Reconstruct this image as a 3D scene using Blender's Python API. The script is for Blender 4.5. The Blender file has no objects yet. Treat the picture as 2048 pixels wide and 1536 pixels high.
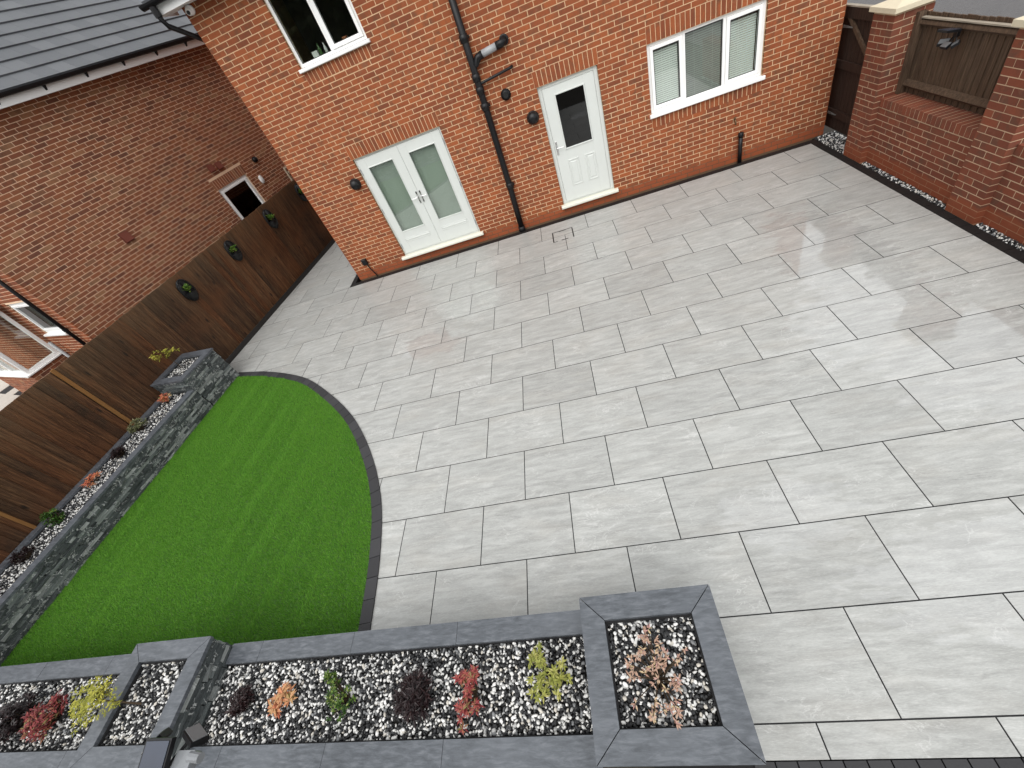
import bpy, math, random
import numpy as np
from mathutils import Matrix, Vector

random.seed(11)
rng = np.random.default_rng(11)
SC = bpy.context.scene
COL = SC.collection
R = math.radians

# ------------------------------------------------------------------ camera
CAM_C = np.array([-0.75808, -0.32600, 3.63980])
CAM_R = np.array([[0.95070229, 0.00246079, -0.31009530],
                  [-0.21825562, -0.70505438, -0.67473166],
                  [-0.22029442, 0.70914895, -0.66975973]])   # rows: right, down, forward
CAM_F = 821.5 / 2048.0
cam = bpy.data.cameras.new('camera')
cam.sensor_width = 36.0
cam.lens = CAM_F * 36.0
cam.clip_start = 0.05
cam.clip_end = 500
cam_o = bpy.data.objects.new('camera', cam)
COL.objects.link(cam_o)
m = Matrix.Identity(4)
for i in range(3):
    m[i][0] = CAM_R[0][i]
    m[i][1] = -CAM_R[1][i]
    m[i][2] = -CAM_R[2][i]
    m[i][3] = CAM_C[i]
cam_o.matrix_world = m
SC.camera = cam_o

# ------------------------------------------------------------------ world, sun, exposure
SUN_EL, SUN_AZ = 50.0, 192.0        # azimuth clockwise from +Y
w = bpy.data.worlds.new('World')
SC.world = w
w.use_nodes = True
nt = w.node_tree
nt.nodes.clear()
sky = nt.nodes.new('ShaderNodeTexSky')
sky.sky_type = 'NISHITA'
sky.sun_disc = False
sky.sun_elevation = R(SUN_EL)
sky.sun_rotation = R(SUN_AZ)
sky.air_density = 1.0
sky.dust_density = 6.0
sky.ozone_density = 1.0
hs = nt.nodes.new('ShaderNodeHueSaturation')      # an overcast sky: nearly colourless
hs.inputs['Saturation'].default_value = 0.14
bg = nt.nodes.new('ShaderNodeBackground')
bg.inputs['Strength'].default_value = 0.13
out = nt.nodes.new('ShaderNodeOutputWorld')
nt.links.new(sky.outputs[0], hs.inputs['Color'])
cl = nt.nodes.new('ShaderNodeMix')                # an even cloud layer over the whole sky
cl.data_type = 'RGBA'
cl.inputs[0].default_value = 0.72
cl.inputs[7].default_value = (6.35, 6.45, 6.5, 1)
nt.links.new(hs.outputs[0], cl.inputs[6])
nt.links.new(cl.outputs[2], bg.inputs[0])
nt.links.new(bg.outputs[0], out.inputs[0])
sun = bpy.data.lights.new('sun', 'SUN')
sun.energy = 1.0
sun.angle = R(60)
sun.color = (1.0, 0.97, 0.93)
sun_o = bpy.data.objects.new('sun', sun)
COL.objects.link(sun_o)
sd = Vector((math.sin(R(SUN_AZ)) * math.cos(R(SUN_EL)), math.cos(R(SUN_AZ)) * math.cos(R(SUN_EL)), math.sin(R(SUN_EL))))
sun_o.rotation_euler = (-sd).to_track_quat('-Z', 'Y').to_euler()
sun_o.location = (0, -6, 14)
SC.view_settings.view_transform = 'Standard'
SC.view_settings.look = 'None'
SC.view_settings.gamma = 1
SC.view_settings.use_curve_mapping = False
SC.view_settings.exposure = 0.74
SC.render.engine = 'CYCLES'
SC.cycles.max_bounces = 8
SC.cycles.transparent_max_bounces = 12
SC.cycles.use_denoising = True

# ------------------------------------------------------------------ material helpers
class NB:
    def __init__(s, name):
        s.m = bpy.data.materials.new(name)
        s.m.use_nodes = True
        s.t = s.m.node_tree
        s.t.nodes.clear()
        s.o = s.t.nodes.new('ShaderNodeOutputMaterial')
    def n(s, kind, inp=None, **props):
        nd = s.t.nodes.new('ShaderNode' + kind)
        for k, v in props.items():
            setattr(nd, k, v)
        for k, v in (inp or {}).items():
            sock = nd.inputs[k]
            if isinstance(v, bpy.types.NodeSocket):
                s.t.links.new(v, sock)
            else:
                if sock.type == 'RGBA' and len(v) == 3:
                    v = (*v, 1)
                sock.default_value = v
        return nd
    def pos(s):
        return s.n('NewGeometry').outputs['Position']
    def rnd(s, k=1.0, add=0.0):
        a = s.n('Attribute', attribute_name='rnd').outputs['Fac']
        b = s.n('ObjectInfo').outputs['Random']
        v = s.math('ADD', a, b)
        if k != 1.0 or add:
            v = s.math('MULTIPLY_ADD', v, k, add)
        return s.math('FRACT', v)
    def math(s, op, a, b=None, c=None, clamp=False):
        d = {0: a}
        if b is not None: d[1] = b
        if c is not None: d[2] = c
        return s.n('Math', d, operation=op, use_clamp=clamp).outputs[0]
    def vec(s, v, scale=(1, 1, 1), rot=(0, 0, 0), loc=(0, 0, 0)):
        return s.n('Mapping', {'Vector': v, 'Scale': scale, 'Rotation': rot, 'Location': loc}).outputs[0]
    def offs(s, v, r, k=37.0):
        c = s.n('CombineXYZ', {0: s.math('MULTIPLY', r, k), 1: s.math('MULTIPLY', r, k * 1.7), 2: s.math('MULTIPLY', r, k * .6)}).outputs[0]
        return s.n('VectorMath', {0: v, 1: c}, operation='ADD').outputs[0]
    def noise(s, v, scale, detail=3, rough=.55, dist=0.0):
        return s.n('TexNoise', {'Vector': v, 'Scale': scale, 'Detail': detail, 'Roughness': rough, 'Distortion': dist}).outputs['Fac']
    def ramp(s, f, stops, interp='LINEAR'):
        nd = s.n('ValToRGB', {'Fac': f})
        cr = nd.color_ramp
        cr.interpolation = interp
        while len(cr.elements) < len(stops):
            cr.elements.new(.5)
        for e, (p, c) in zip(cr.elements, stops):
            e.position = p
            e.color = (c, c, c, 1) if not hasattr(c, '__len__') else (*c, 1)
        return nd.outputs[0]
    def mix(s, f, a, b, mode='MIX'):
        nd = s.n('Mix', data_type='RGBA', blend_type=mode)
        for k, v in ((0, f), (6, a), (7, b)):
            if isinstance(v, bpy.types.NodeSocket):
                s.t.links.new(v, nd.inputs[k])
            else:
                nd.inputs[k].default_value = v if k == 0 else (*v, 1)
        return nd.outputs[2]
    def bump(s, h, strength=.3, dist=.01):
        return s.n('Bump', {'Height': h, 'Strength': strength, 'Distance': dist}).outputs[0]
    def bsdf(s, **k):
        d = {}
        for a, b in k.items():
            d[{'base': 'Base Color', 'rough': 'Roughness', 'normal': 'Normal', 'metal': 'Metallic', 'spec': 'Specular IOR Level',
               'coat': 'Coat Weight', 'coat_rough': 'Coat Roughness', 'trans': 'Transmission Weight', 'sheen': 'Sheen Weight', 'ior': 'IOR',
               'subs': 'Subsurface Weight', 'coat_normal': 'Coat Normal', 'coat_ior': 'Coat IOR'}[a]] = b
        p = s.n('BsdfPrincipled', d)
        s.t.links.new(p.outputs[0], s.o.inputs[0])
        return p
    def done(s, shader=None):
        if shader is not None:
            s.t.links.new(shader, s.o.inputs[0])
        return s.m

def simple(name, col, rough=.5, var=.12, scale=9.0, spec=.4, metal=0.0, bump=0.0):
    b = NB(name)
    p = b.pos()
    f = b.noise(p, scale, 4, .6)
    c = b.mix(f, [x * (1 - var) for x in col], [min(1, x * (1 + var)) for x in col])
    kw = dict(base=c, rough=b.math('MULTIPLY_ADD', f, .2, rough - .1), spec=spec, metal=metal)
    if bump:
        kw['normal'] = b.bump(b.noise(p, scale * 12, 3), bump, .004)
    b.bsdf(**kw)
    return b.m

M = {}

def brick_mat(name, stops, smudge, amount, damp, damp_z=.155):
    b = NB(name)
    p = b.pos()
    r = b.rnd()
    q = b.offs(p, r)
    c = b.ramp(r, stops)
    sm = b.ramp(b.noise(b.vec(q, (1, 1, .6)), 6.5, 3, .6, .6), [(.50, 0.0), (.70, 1.0)])
    c = b.mix(b.math('MULTIPLY', sm, amount), c, smudge)
    pale = b.ramp(b.noise(b.offs(p, b.rnd(1, .37)), 11, 2), [(.58, 0.0), (.72, 1.0)])
    c = b.mix(b.math('MULTIPLY', pale, .16), c, (.40, .24, .15))
    g = b.noise(q, 60, 3, .7)
    c = b.mix(b.math('MULTIPLY_ADD', g, .5, -.05), c, (.05, .02, .012))
    big = b.noise(p, .55, 3)
    c = b.mix(b.math('MULTIPLY', big, .22), c, (.16, .07, .045))
    z = b.n('SeparateXYZ', {0: p}).outputs[2]
    zz = b.math('MULTIPLY_ADD', b.noise(p, 5, 3), .10, z)
    low = b.ramp(b.math('MULTIPLY_ADD', zz, 1.0, -damp_z + .45), [(.49, 1.0), (.52, 0.0)])
    c = b.mix(b.math('MULTIPLY', low, .62), c, damp)
    b.bsdf(base=c, rough=.82, spec=.25, normal=b.bump(b.noise(q, 90, 4, .7), .5, .004))
    return b.m

def mortar_mat(name, col, damp, damp_z=.155):
    b = NB(name)
    p = b.pos()
    c = b.mix(b.noise(p, 3.0, 5, .7), [x * .72 for x in col], [x * 1.2 for x in col])
    z = b.n('SeparateXYZ', {0: p}).outputs[2]
    zz = b.math('MULTIPLY_ADD', b.noise(p, 5, 3), .10, z)
    low = b.ramp(b.math('MULTIPLY_ADD', zz, 1.0, -damp_z + .45), [(.49, 1.0), (.54, 0.0)])
    c = b.mix(b.math('MULTIPLY', low, .85), c, damp)
    b.bsdf(base=c, rough=.95, spec=.1, normal=b.bump(b.noise(p, 220, 2), .4, .003))
    return b.m

M['brick'] = brick_mat('house brick', [(0, (.36, .096, .032)), (.25, (.30, .078, .028)), (.5, (.41, .114, .037)), (.75, (.23, .060, .025)), (1, (.36, .100, .034))],
                       (.135, .066, .036), .75, (.30, .075, .03))
M['mortar'] = mortar_mat('house mortar', (.68, .48, .30), (.035, .017, .010))
M['nbrick'] = brick_mat('neighbour brick', [(0, (.39, .138, .064)), (.3, (.31, .105, .054)), (.5, (.42, .152, .068)), (.75, (.20, .072, .044)), (.9, (.45, .23, .12)), (1, (.38, .134, .060))],
                        (.07, .04, .03), .5, (.16, .05, .03), -9)
M['nmortar'] = mortar_mat('neighbour mortar', (.88, .64, .45), (.2, .1, .07), -9)
M['wbrick'] = brick_mat('garden wall brick', [(0, (.23, .062, .032)), (.3, (.18, .050, .029)), (.55, (.26, .070, .035)), (.8, (.15, .045, .028)), (1, (.21, .057, .030))],
                        (.10, .065, .045), .7, (.24, .062, .026), .19)
M['wmortar'] = mortar_mat('garden wall mortar', (.54, .40, .27), (.27, .13, .07), .17)

def slab_mat():
    b = NB('porcelain slab')
    p = b.pos()
    r = b.rnd()
    q = b.offs(p, r, 53)
    st = b.vec(q, (1.0, 5.5, 1), (0, 0, R(-9)))
    s1 = b.noise(st, 3.2, 6, .62, .5)
    s2 = b.noise(b.vec(q, (1.2, 9, 1), (0, 0, R(-7))), 9, 5, .7, .3)
    c = b.ramp(s1, [(.28, (.282, .286, .274)), (.5, (.360, .366, .352)), (.72, (.456, .463, .448))])
    c = b.mix(b.math('MULTIPLY', b.ramp(s2, [(.55, 0.0), (.75, 1.0)]), .5), c, (.60, .595, .58))
    c = b.mix(b.math('MULTIPLY', b.ramp(s2, [(.25, 1.0), (.42, 0.0)]), .35), c, (.20, .198, .188))
    s3 = b.noise(b.vec(q, (1, 6, 1), (0, 0, R(-10))), 42, 4, .75)
    c = b.mix(b.math('MULTIPLY', b.ramp(s3, [(.3, 1.0), (.5, 0.0)]), .30), c, (.21, .212, .203))
    c = b.mix(b.math('MULTIPLY', b.ramp(s3, [(.52, 0.0), (.7, 1.0)]), .35), c, (.60, .605, .595))
    # warm clouds on some slabs
    warm = b.ramp(b.noise(b.vec(q, (1, 2.5, 1)), 1.6, 3), [(.5, 0.0), (.72, 1.0)])
    c = b.mix(b.math('MULTIPLY', warm, .16), c, (.40, .362, .31))
    # fine white crack-like veins
    v1 = b.noise(b.vec(q, (1, 2.2, 1), (0, 0, R(20))), 2.3, 5, .6, 1.1)
    line = b.ramp(b.math('ABSOLUTE', b.math('SUBTRACT', v1, .5)), [(.0, 1.0), (.011, 0.0)])
    gate = b.ramp(b.noise(q, 1.9, 2), [(.5, 0.0), (.58, 1.0)])
    c = b.mix(b.math('MULTIPLY', b.math('MULTIPLY', line, gate), .42), c, (.66, .66, .65))
    v2 = b.noise(b.vec(q, (1, 3, 1), (0, 0, R(-16)), (7, 3, 0)), 2.0, 5, .6, 1.0)
    patch = b.ramp(v2, [(.565, 0.0), (.58, 1.0)])
    c = b.mix(b.math('MULTIPLY', patch, .22), c, (.27, .272, .262))
    tone = b.rnd(3.7, .2)
    c = b.mix(.9, c, b.ramp(tone, [(0, .87), (.35, .94), (.75, .99), (1, 1.03)]), 'MULTIPLY')
    spk = b.ramp(b.noise(p, 190, 2), [(.24, 1.0), (.30, 0.0)])
    c = b.mix(b.math('MULTIPLY', spk, .35), c, (.12, .12, .115))
    # rain-wet patches: a thin water film with ragged edges
    wet = None
    for (x, y, rx, ry) in ((-2.72, 5.85, .56, .60), (2.35, 4.5, .62, 1.35), (2.0, 3.2, .75, .6), (2.45, 2.55, .8, .8), (2.85, 1.95, .8, .4), (1.55, .7, .95, .4), (-3.3, 4.9, .6, .35), (.4, 1.3, .5, .3)):
        d = b.n('VectorMath', {0: b.vec(p, (1 / rx, 1 / ry, 0), (0, 0, 0), (-x / rx, -y / ry, 0))}, operation='LENGTH').outputs['Value']
        e = b.math('SUBTRACT', 1.0, d)
        wet = e if wet is None else b.math('MAXIMUM', wet, e)
    wn = b.math('MULTIPLY_ADD', b.noise(b.vec(p, (1, 3.0, 1), (0, 0, R(-9))), 3.4, 5, .62), 2.2, -1.05)
    wetm = b.ramp(b.math('ADD', wet, wn), [(.10, 0.0), (.16, 1.0)])
    sheen = b.ramp(b.noise(p, 1.1, 4, .6), [(.38, .0), (.62, 1.0)])
    rough = b.math('MULTIPLY_ADD', sheen, -.10, .30)
    rough = b.math('MULTIPLY_ADD', s2, .18, rough)
    c = b.mix(b.math('MULTIPLY', wetm, .05), c, (.36, .365, .375))
    b.bsdf(base=c, rough=rough, spec=.55, normal=b.bump(s2, .16, .006), coat=wetm, coat_rough=.06, coat_ior=1.85,
           coat_normal=b.bump(b.noise(p, 14, 3), .12, .004))
    return b.m
M['slab'] = slab_mat()

def coping_mat():
    b = NB('slate grey porcelain coping')
    p = b.pos()
    r = b.rnd()
    q = b.offs(p, r, 31)
    s1 = b.noise(b.vec(q, (2.2, 9, 2), (0, 0, R(28))), 4.5, 6, .68, .4)
    c = b.ramp(s1, [(.3, (.048, .054, .062)), (.5, (.082, .091, .104)), (.72, (.145, .156, .174))])
    c = b.mix(b.math('MULTIPLY', b.ramp(b.noise(q, 2.2, 4), [(.5, 0.0), (.7, 1.0)]), .35), c, (.13, .142, .16))
    spk = b.ramp(b.noise(p, 120, 2), [(.22, 1.0), (.28, 0.0)])
    c = b.mix(b.math('MULTIPLY', spk, .3), c, (.03, .033, .038))
    b.bsdf(base=c, rough=b.math('MULTIPLY_ADD', s1, .3, .25), spec=.5, normal=b.bump(s1, .2, .004))
    return b.m
M['coping'] = coping_mat()

def stone_mat():
    b = NB('split slate cladding')
    p = b.pos()
    r = b.rnd()
    q = b.offs(p, r, 29)
    c = b.ramp(r, [(0, (.030, .036, .038)), (.35, (.060, .071, .073)), (.62, (.022, .026, .028)), (.74, (.11, .127, .126)), (.86, (.22, .245, .235)), (.94, (.34, .36, .35)), (1, (.055, .064, .066))])
    n1 = b.noise(b.vec(q, (1, 1, 3.5)), 9, 5, .7, .6)
    c = b.mix(b.ramp(n1, [(.4, .0), (.8, .7)]), c, (.14, .158, .158))
    v = b.noise(b.vec(q, (1, 1, 1), (R(30), R(20), 0)), 6, 4, .6, 1.2)
    line = b.ramp(b.math('ABSOLUTE', b.math('SUBTRACT', v, .5)), [(.0, 1.0), (.022, 0.0)])
    gate = b.ramp(b.noise(q, 3.2, 2), [(.46, 0.0), (.52, 1.0)])
    c = b.mix(b.math('MULTIPLY', b.math('MULTIPLY', line, gate), .9), c, (.52, .54, .53))
    b.bsdf(base=c, rough=.62, spec=.4, normal=b.bump(b.noise(q, 34, 5, .75), .9, .012))
    return b.m
M['stone'] = stone_mat()

def wood_mat(name, dark, light, hot, grain_axis_scale=(9, 9, .7), knots=True, rough=.72):
    b = NB(name)
    p = b.pos()
    r = b.rnd()
    q = b.offs(p, r, 23)
    g = b.noise(b.vec(q, grain_axis_scale), 6, 5, .68, .4)
    c = b.ramp(g, [(.3, dark), (.7, light)])
    tone = b.rnd(5.3, .1)
    c = b.mix(b.math('MULTIPLY', b.ramp(tone, [(.55, 0.0), (1, 1.0)]), .45), c, hot)
    c = b.mix(b.math('MULTIPLY', b.ramp(b.noise(p, .9, 3), [(.45, 0.0), (.7, 1.0)]), .5), c, hot)
    if knots:
        k = b.n('TexVoronoi', {'Vector': b.vec(q, (5, 5, 1.7)), 'Scale': 1.3}).outputs['Distance']
        c = b.mix(b.math('MULTIPLY', b.ramp(k, [(.05, 1.0), (.14, 0.0)]), .8), c, [x * .35 for x in dark])
    b.bsdf(base=c, rough=rough, spec=.3, normal=b.bump(g, .45, .006))
    return b.m
def fence_mat():
    b = NB('dark stained fence board')
    p = b.pos()
    r = b.rnd()
    q = b.offs(p, r, 23)
    g = b.noise(b.vec(q, (11, 11, .55)), 5, 6, .72, .5)
    c = b.ramp(g, [(.28, (.014, .0065, .003)), (.5, (.075, .037, .017)), (.74, (.185, .102, .048))])
    c = b.mix(.85, c, b.ramp(b.rnd(7.1, .3), [(0, (.42, .42, .44)), (.5, (1, .95, .90)), (.8, (1.05, .72, .48)), (1, (1.4, 1.32, 1.25))]), 'MULTIPLY')
    c = b.mix(b.math('MULTIPLY', b.ramp(b.noise(b.vec(p, (1, 1, 1.6)), 1.5, 4, .6), [(.45, 0.0), (.7, 1.0)]), .5), c, (.115, .042, .014))
    k = b.n('TexVoronoi', {'Vector': b.vec(q, (4.2, 4.2, 1.5)), 'Scale': 1.5}).outputs['Distance']
    c = b.mix(b.math('MULTIPLY', b.ramp(k, [(.06, 1.0), (.17, 0.0)]), .85), c, (.008, .005, .003))
    z = b.n('SeparateXYZ', {0: p}).outputs[2]
    zz = b.math('MULTIPLY_ADD', b.noise(b.vec(q, (8, 8, .6)), 3, 3), 1.1, z)      # paler towards the tops
    c = b.mix(b.math('MULTIPLY', b.ramp(b.math('MULTIPLY', zz, .4), [(.70, 0.0), (1.0, 1.0)]), .28), c, (.19, .125, .070))
    sp = b.ramp(b.noise(q, 38, 2), [(.26, 1.0), (.30, 0.0)])
    c = b.mix(b.math('MULTIPLY', sp, .6), c, (.01, .006, .004))
    b.bsdf(base=c, rough=.72, spec=.3, normal=b.bump(g, .7, .01))
    return b.m
M['fence'] = fence_mat()
M['batten'] = wood_mat('fresh batten', (.17, .08, .024), (.27, .135, .042), (.25, .11, .032), knots=True)
M['gwood'] = wood_mat('weathered fence wood', (.026, .015, .010), (.135, .088, .056), (.075, .042, .024), knots=False)
M['palewood'] = wood_mat('pale timber', (.30, .24, .17), (.45, .37, .28), (.38, .30, .2), knots=False)
M['gatewood'] = wood_mat('dark gate wood', (.014, .007, .005), (.045, .026, .018), (.035, .014, .009), knots=False)

def pebble_mat():
    b = NB('black and white pebbles')
    p = b.pos()
    r = b.rnd()
    c = b.ramp(r, [(0, (.009, .0095, .011)), (.40, (.018, .019, .022)), (.52, (.06, .062, .066)), (.57, (.20, .205, .21)), (.62, (.42, .42, .41)), (.69, (.74, .735, .71)), (.87, (.82, .81, .79)), (.95, (.60, .565, .50))], 'CONSTANT')
    n = b.noise(b.offs(p, r, 11), 55, 4, .65)
    c = b.mix(b.math('MULTIPLY', b.ramp(n, [(.4, 0.0), (.7, 1.0)]), .3), c, (.24, .24, .24))
    b.bsdf(base=c, rough=b.math('MULTIPLY_ADD', n, .3, .40), spec=.22)
    return b.m
M['pebble'] = pebble_mat()

def grass_mat():
    b = NB('artificial grass blade')
    r = b.rnd()
    p = b.pos()
    c = b.ramp(r, [(0, (.052, .172, .012)), (.45, (.078, .228, .018)), (.8, (.108, .28, .028)), (.94, (.135, .30, .034)), (1, (.15, .22, .045))])
    st = b.noise(b.vec(p, (3.2, .35, 0), (0, 0, R(8))), 1.4, 4, .6)
    c = b.mix(b.math('MULTIPLY', b.ramp(st, [(.4, 0.0), (.65, 1.0)]), .35), c, (.115, .285, .024))
    b.bsdf(base=c, rough=.6, spec=.12)
    return b.m
M['grass'] = grass_mat()
M['grassbase'] = simple('lawn backing', (.04, .10, .016), .9, .3, 30)

def sett_mat():
    b = NB('charcoal sett')
    p = b.pos()
    r = b.rnd()
    c = b.ramp(r, [(0, (.018, .018, .020)), (.5, (.026, .026, .028)), (1, (.036, .036, .039))])
    n = b.noise(p, 70, 4, .7)
    c = b.mix(b.math('MULTIPLY', n, .3), c, (.045, .045, .05))
    b.bsdf(base=c, rough=.6, spec=.4, normal=b.bump(n, .4, .004))
    return b.m
M['sett'] = sett_mat()
M['blacksett'] = simple('black border sett', (.009, .0085, .0085), .6, .3, 30, bump=.3)
M['grout'] = simple('dark joint', (.014, .014, .015), .9, .3, 20)
M['soil'] = simple('black soil', (.010, .009, .008), .95, .4, 25, bump=.5)
M['ground'] = simple('ground', (.05, .045, .038), .95, .3, 2, bump=.4)
M['white'] = simple('white upvc', (.87, .87, .86), .32, .03, 4, .5)
M['sage'] = simple('sage grey door paint', (.60, .625, .60), .42, .03, 6, .45)
M['cream'] = simple('cream sill', (.70, .69, .60), .4, .06, 8, .45)
M['black'] = simple('black plastic', (.008, .008, .009), .38, .2, 10, .3)
M['gasket'] = simple('gasket', (.01, .01, .01), .5, .1, 10)
M['greypipe'] = simple('grey pipe', (.33, .34, .35), .4, .08, 8)
M['chrome'] = simple('satin chrome', (.62, .62, .62), .25, .08, 12, .5, 1.0)
M['slat'] = simple('blind slat', (.80, .82, .79), .5, .04, 5)
M['slat_dim'] = simple('dim blind slat', (.34, .35, .33), .5, .25, 3)  # same white slat, darkened: shade of the middle pane put into its colour
M['vslat'] = simple('vertical blind', (.36, .40, .36), .6, .06, 3)
M['interior'] = simple('room wall', (.22, .20, .18), .9, .1, 2)
M['terracotta'] = simple('terracotta vent', (.17, .045, .028), .75, .12, 20, bump=.2)
M['capstone'] = simple('cast stone cap', (.60, .535, .40), .8, .08, 18, .2, bump=.25)
M['soffit'] = simple('white soffit board', (.88, .88, .87), .4, .03, 3)
M['mesh_green'] = simple('dark green', (.02, .05, .02), .6, .3, 20)
M['solar'] = simple('solar panel', (.030, .038, .060), .12, .2, 6, .8)
M['lens'] = simple('frosted lens', (.13, .135, .14), .3, .1, 9, .6)
M['clear'] = simple('clear grey plastic', (.20, .21, .22), .18, .15, 25, .6)
M['stem'] = simple('plant stem', (.06, .04, .022), .8, .3, 30)
M['steel'] = simple('galvanised strap', (.30, .30, .29), .45, .2, 20, .5, .6)
M['bottle_a'] = simple('green bottle', (.05, .12, .03), .2, .1, 10, .6)
M['bottle_b'] = simple('white carton', (.7, .7, .68), .5, .05, 10)
M['clay'] = simple('clay pot', (.30, .11, .05), .7, .15, 14)
M['nslab'] = simple('pale patio slab', (.46, .43, .38), .6, .15, 3, bump=.2)
M['nslabdark'] = simple('dark patio slab', (.15, .155, .165), .5, .2, 4, bump=.2)

def tile_mat():
    b = NB('grey roof tile')
    p = b.pos()
    r = b.rnd()
    c = b.ramp(r, [(0, (.088, .094, .103)), (.5, (.104, .110, .119)), (1, (.122, .128, .137))])
    n = b.noise(p, 22, 4, .7)
    c = b.mix(b.math('MULTIPLY', n, .3), c, (.10, .108, .12))
    b.bsdf(base=c, rough=.6, spec=.4, normal=b.bump(b.noise(p, 90, 3), .25, .003))
    return b.m
M['tile'] = tile_mat()

def road_mat():
    b = NB('asphalt')
    p = b.pos()
    n = b.noise(p, 30, 5, .75)
    c = b.ramp(n, [(.3, (.035, .034, .036)), (.7, (.105, .10, .102))])
    c = b.mix(b.math('MULTIPLY', b.noise(b.vec(p, (1, 2, 1)), 1.3, 5, .7), .7), c, (.125, .115, .112))
    b.bsdf(base=c, rough=.55, spec=.4, normal=b.bump(b.noise(p, 9, 6, .8), .9, .05))
    return b.m
M['road'] = road_mat()

def glass_mat(name, tint, ior=1.7):
    b = NB(name)
    tr = b.n('BsdfTransparent', {'Color': tint})
    gl = b.n('BsdfGlossy', {'Color': (1, 1, 1), 'Roughness': .015})
    f = b.n('Fresnel', {'IOR': ior}).outputs[0]
    f = b.math('MULTIPLY', f, b.math('SUBTRACT', 1.0, b.n('NewGeometry').outputs['Backfacing']))
    mx = b.n('MixShader', {0: f, 1: tr.outputs[0], 2: gl.outputs[0]})
    return b.done(mx.outputs[0])
M['glass'] = glass_mat('window glass', (.88, .91, .89), 2.15)
M['darkglass'] = glass_mat('privacy glass', (.12, .13, .14), 1.6)

def leaf_mat(name, stops, rough=.5):
    b = NB(name)
    c = b.ramp(b.rnd(), stops)
    n = b.noise(b.pos(), 45, 3)
    c = b.mix(b.math('MULTIPLY', n, .25), c, [x * .5 for x in stops[0][1]])
    p = b.n('BsdfPrincipled', {'Base Color': c, 'Roughness': rough, 'Specular IOR Level': .35})
    t = b.n('BsdfTranslucent', {'Color': c})
    mx = b.n('MixShader', {0: .18, 1: p.outputs[0], 2: t.outputs[0]})
    return b.done(mx.outputs[0])
M['l_dark'] = leaf_mat('dark plum leaf', [(0, (.010, .006, .007)), (.6, (.022, .011, .012)), (1, (.040, .018, .018))], .35)
M['l_orange'] = leaf_mat('orange pink leaf', [(0, (.52, .12, .07)), (.5, (.62, .24, .12)), (.85, (.55, .33, .16)), (1, (.30, .28, .09))])
M['l_green'] = leaf_mat('glossy green leaf', [(0, (.022, .060, .010)), (.6, (.055, .13, .018)), (.85, (.14, .22, .035)), (1, (.32, .38, .10))], .35)
M['l_red'] = leaf_mat('red leaf', [(0, (.16, .022, .025)), (.6, (.30, .045, .050)), (.85, (.40, .10, .08)), (1, (.20, .19, .06))])
M['l_yel'] = leaf_mat('yellow green leaf', [(0, (.16, .19, .035)), (.5, (.33, .34, .07)), (.85, (.52, .48, .17)), (1, (.60, .58, .34))])
M['l_acer'] = leaf_mat('peach acer leaf', [(0, (.42, .25, .18)), (.45, (.58, .40, .30)), (.75, (.60, .48, .27)), (1, (.48, .26, .25))])
M['l_lime'] = leaf_mat('lime acer leaf', [(0, (.20, .22, .025)), (.5, (.40, .385, .045)), (1, (.60, .53, .10))])
M['l_greygreen'] = leaf_mat('grey green leaf', [(0, (.10, .115, .05)), (.6, (.20, .21, .10)), (1, (.38, .36, .21))])
M['l_pot'] = leaf_mat('potted leaf', [(0, (.06, .15, .02)), (.6, (.13, .25, .035)), (1, (.28, .38, .07))])
M['l_tree'] = leaf_mat('tree leaf', [(0, (.012, .022, .008)), (.6, (.026, .044, .014)), (1, (.05, .075, .022))])
M['bark'] = simple('bark', (.05, .035, .022), .9, .3, 12, .2, bump=.6)

# ------------------------------------------------------------------ geometry helpers
I4 = np.eye(4)

def frame(o, x, y):
    x = np.array(x, float); y = np.array(y, float)
    m = np.eye(4)
    m[:3, 0], m[:3, 1], m[:3, 2], m[:3, 3] = x, y, np.cross(x, y), o
    return m

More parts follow.
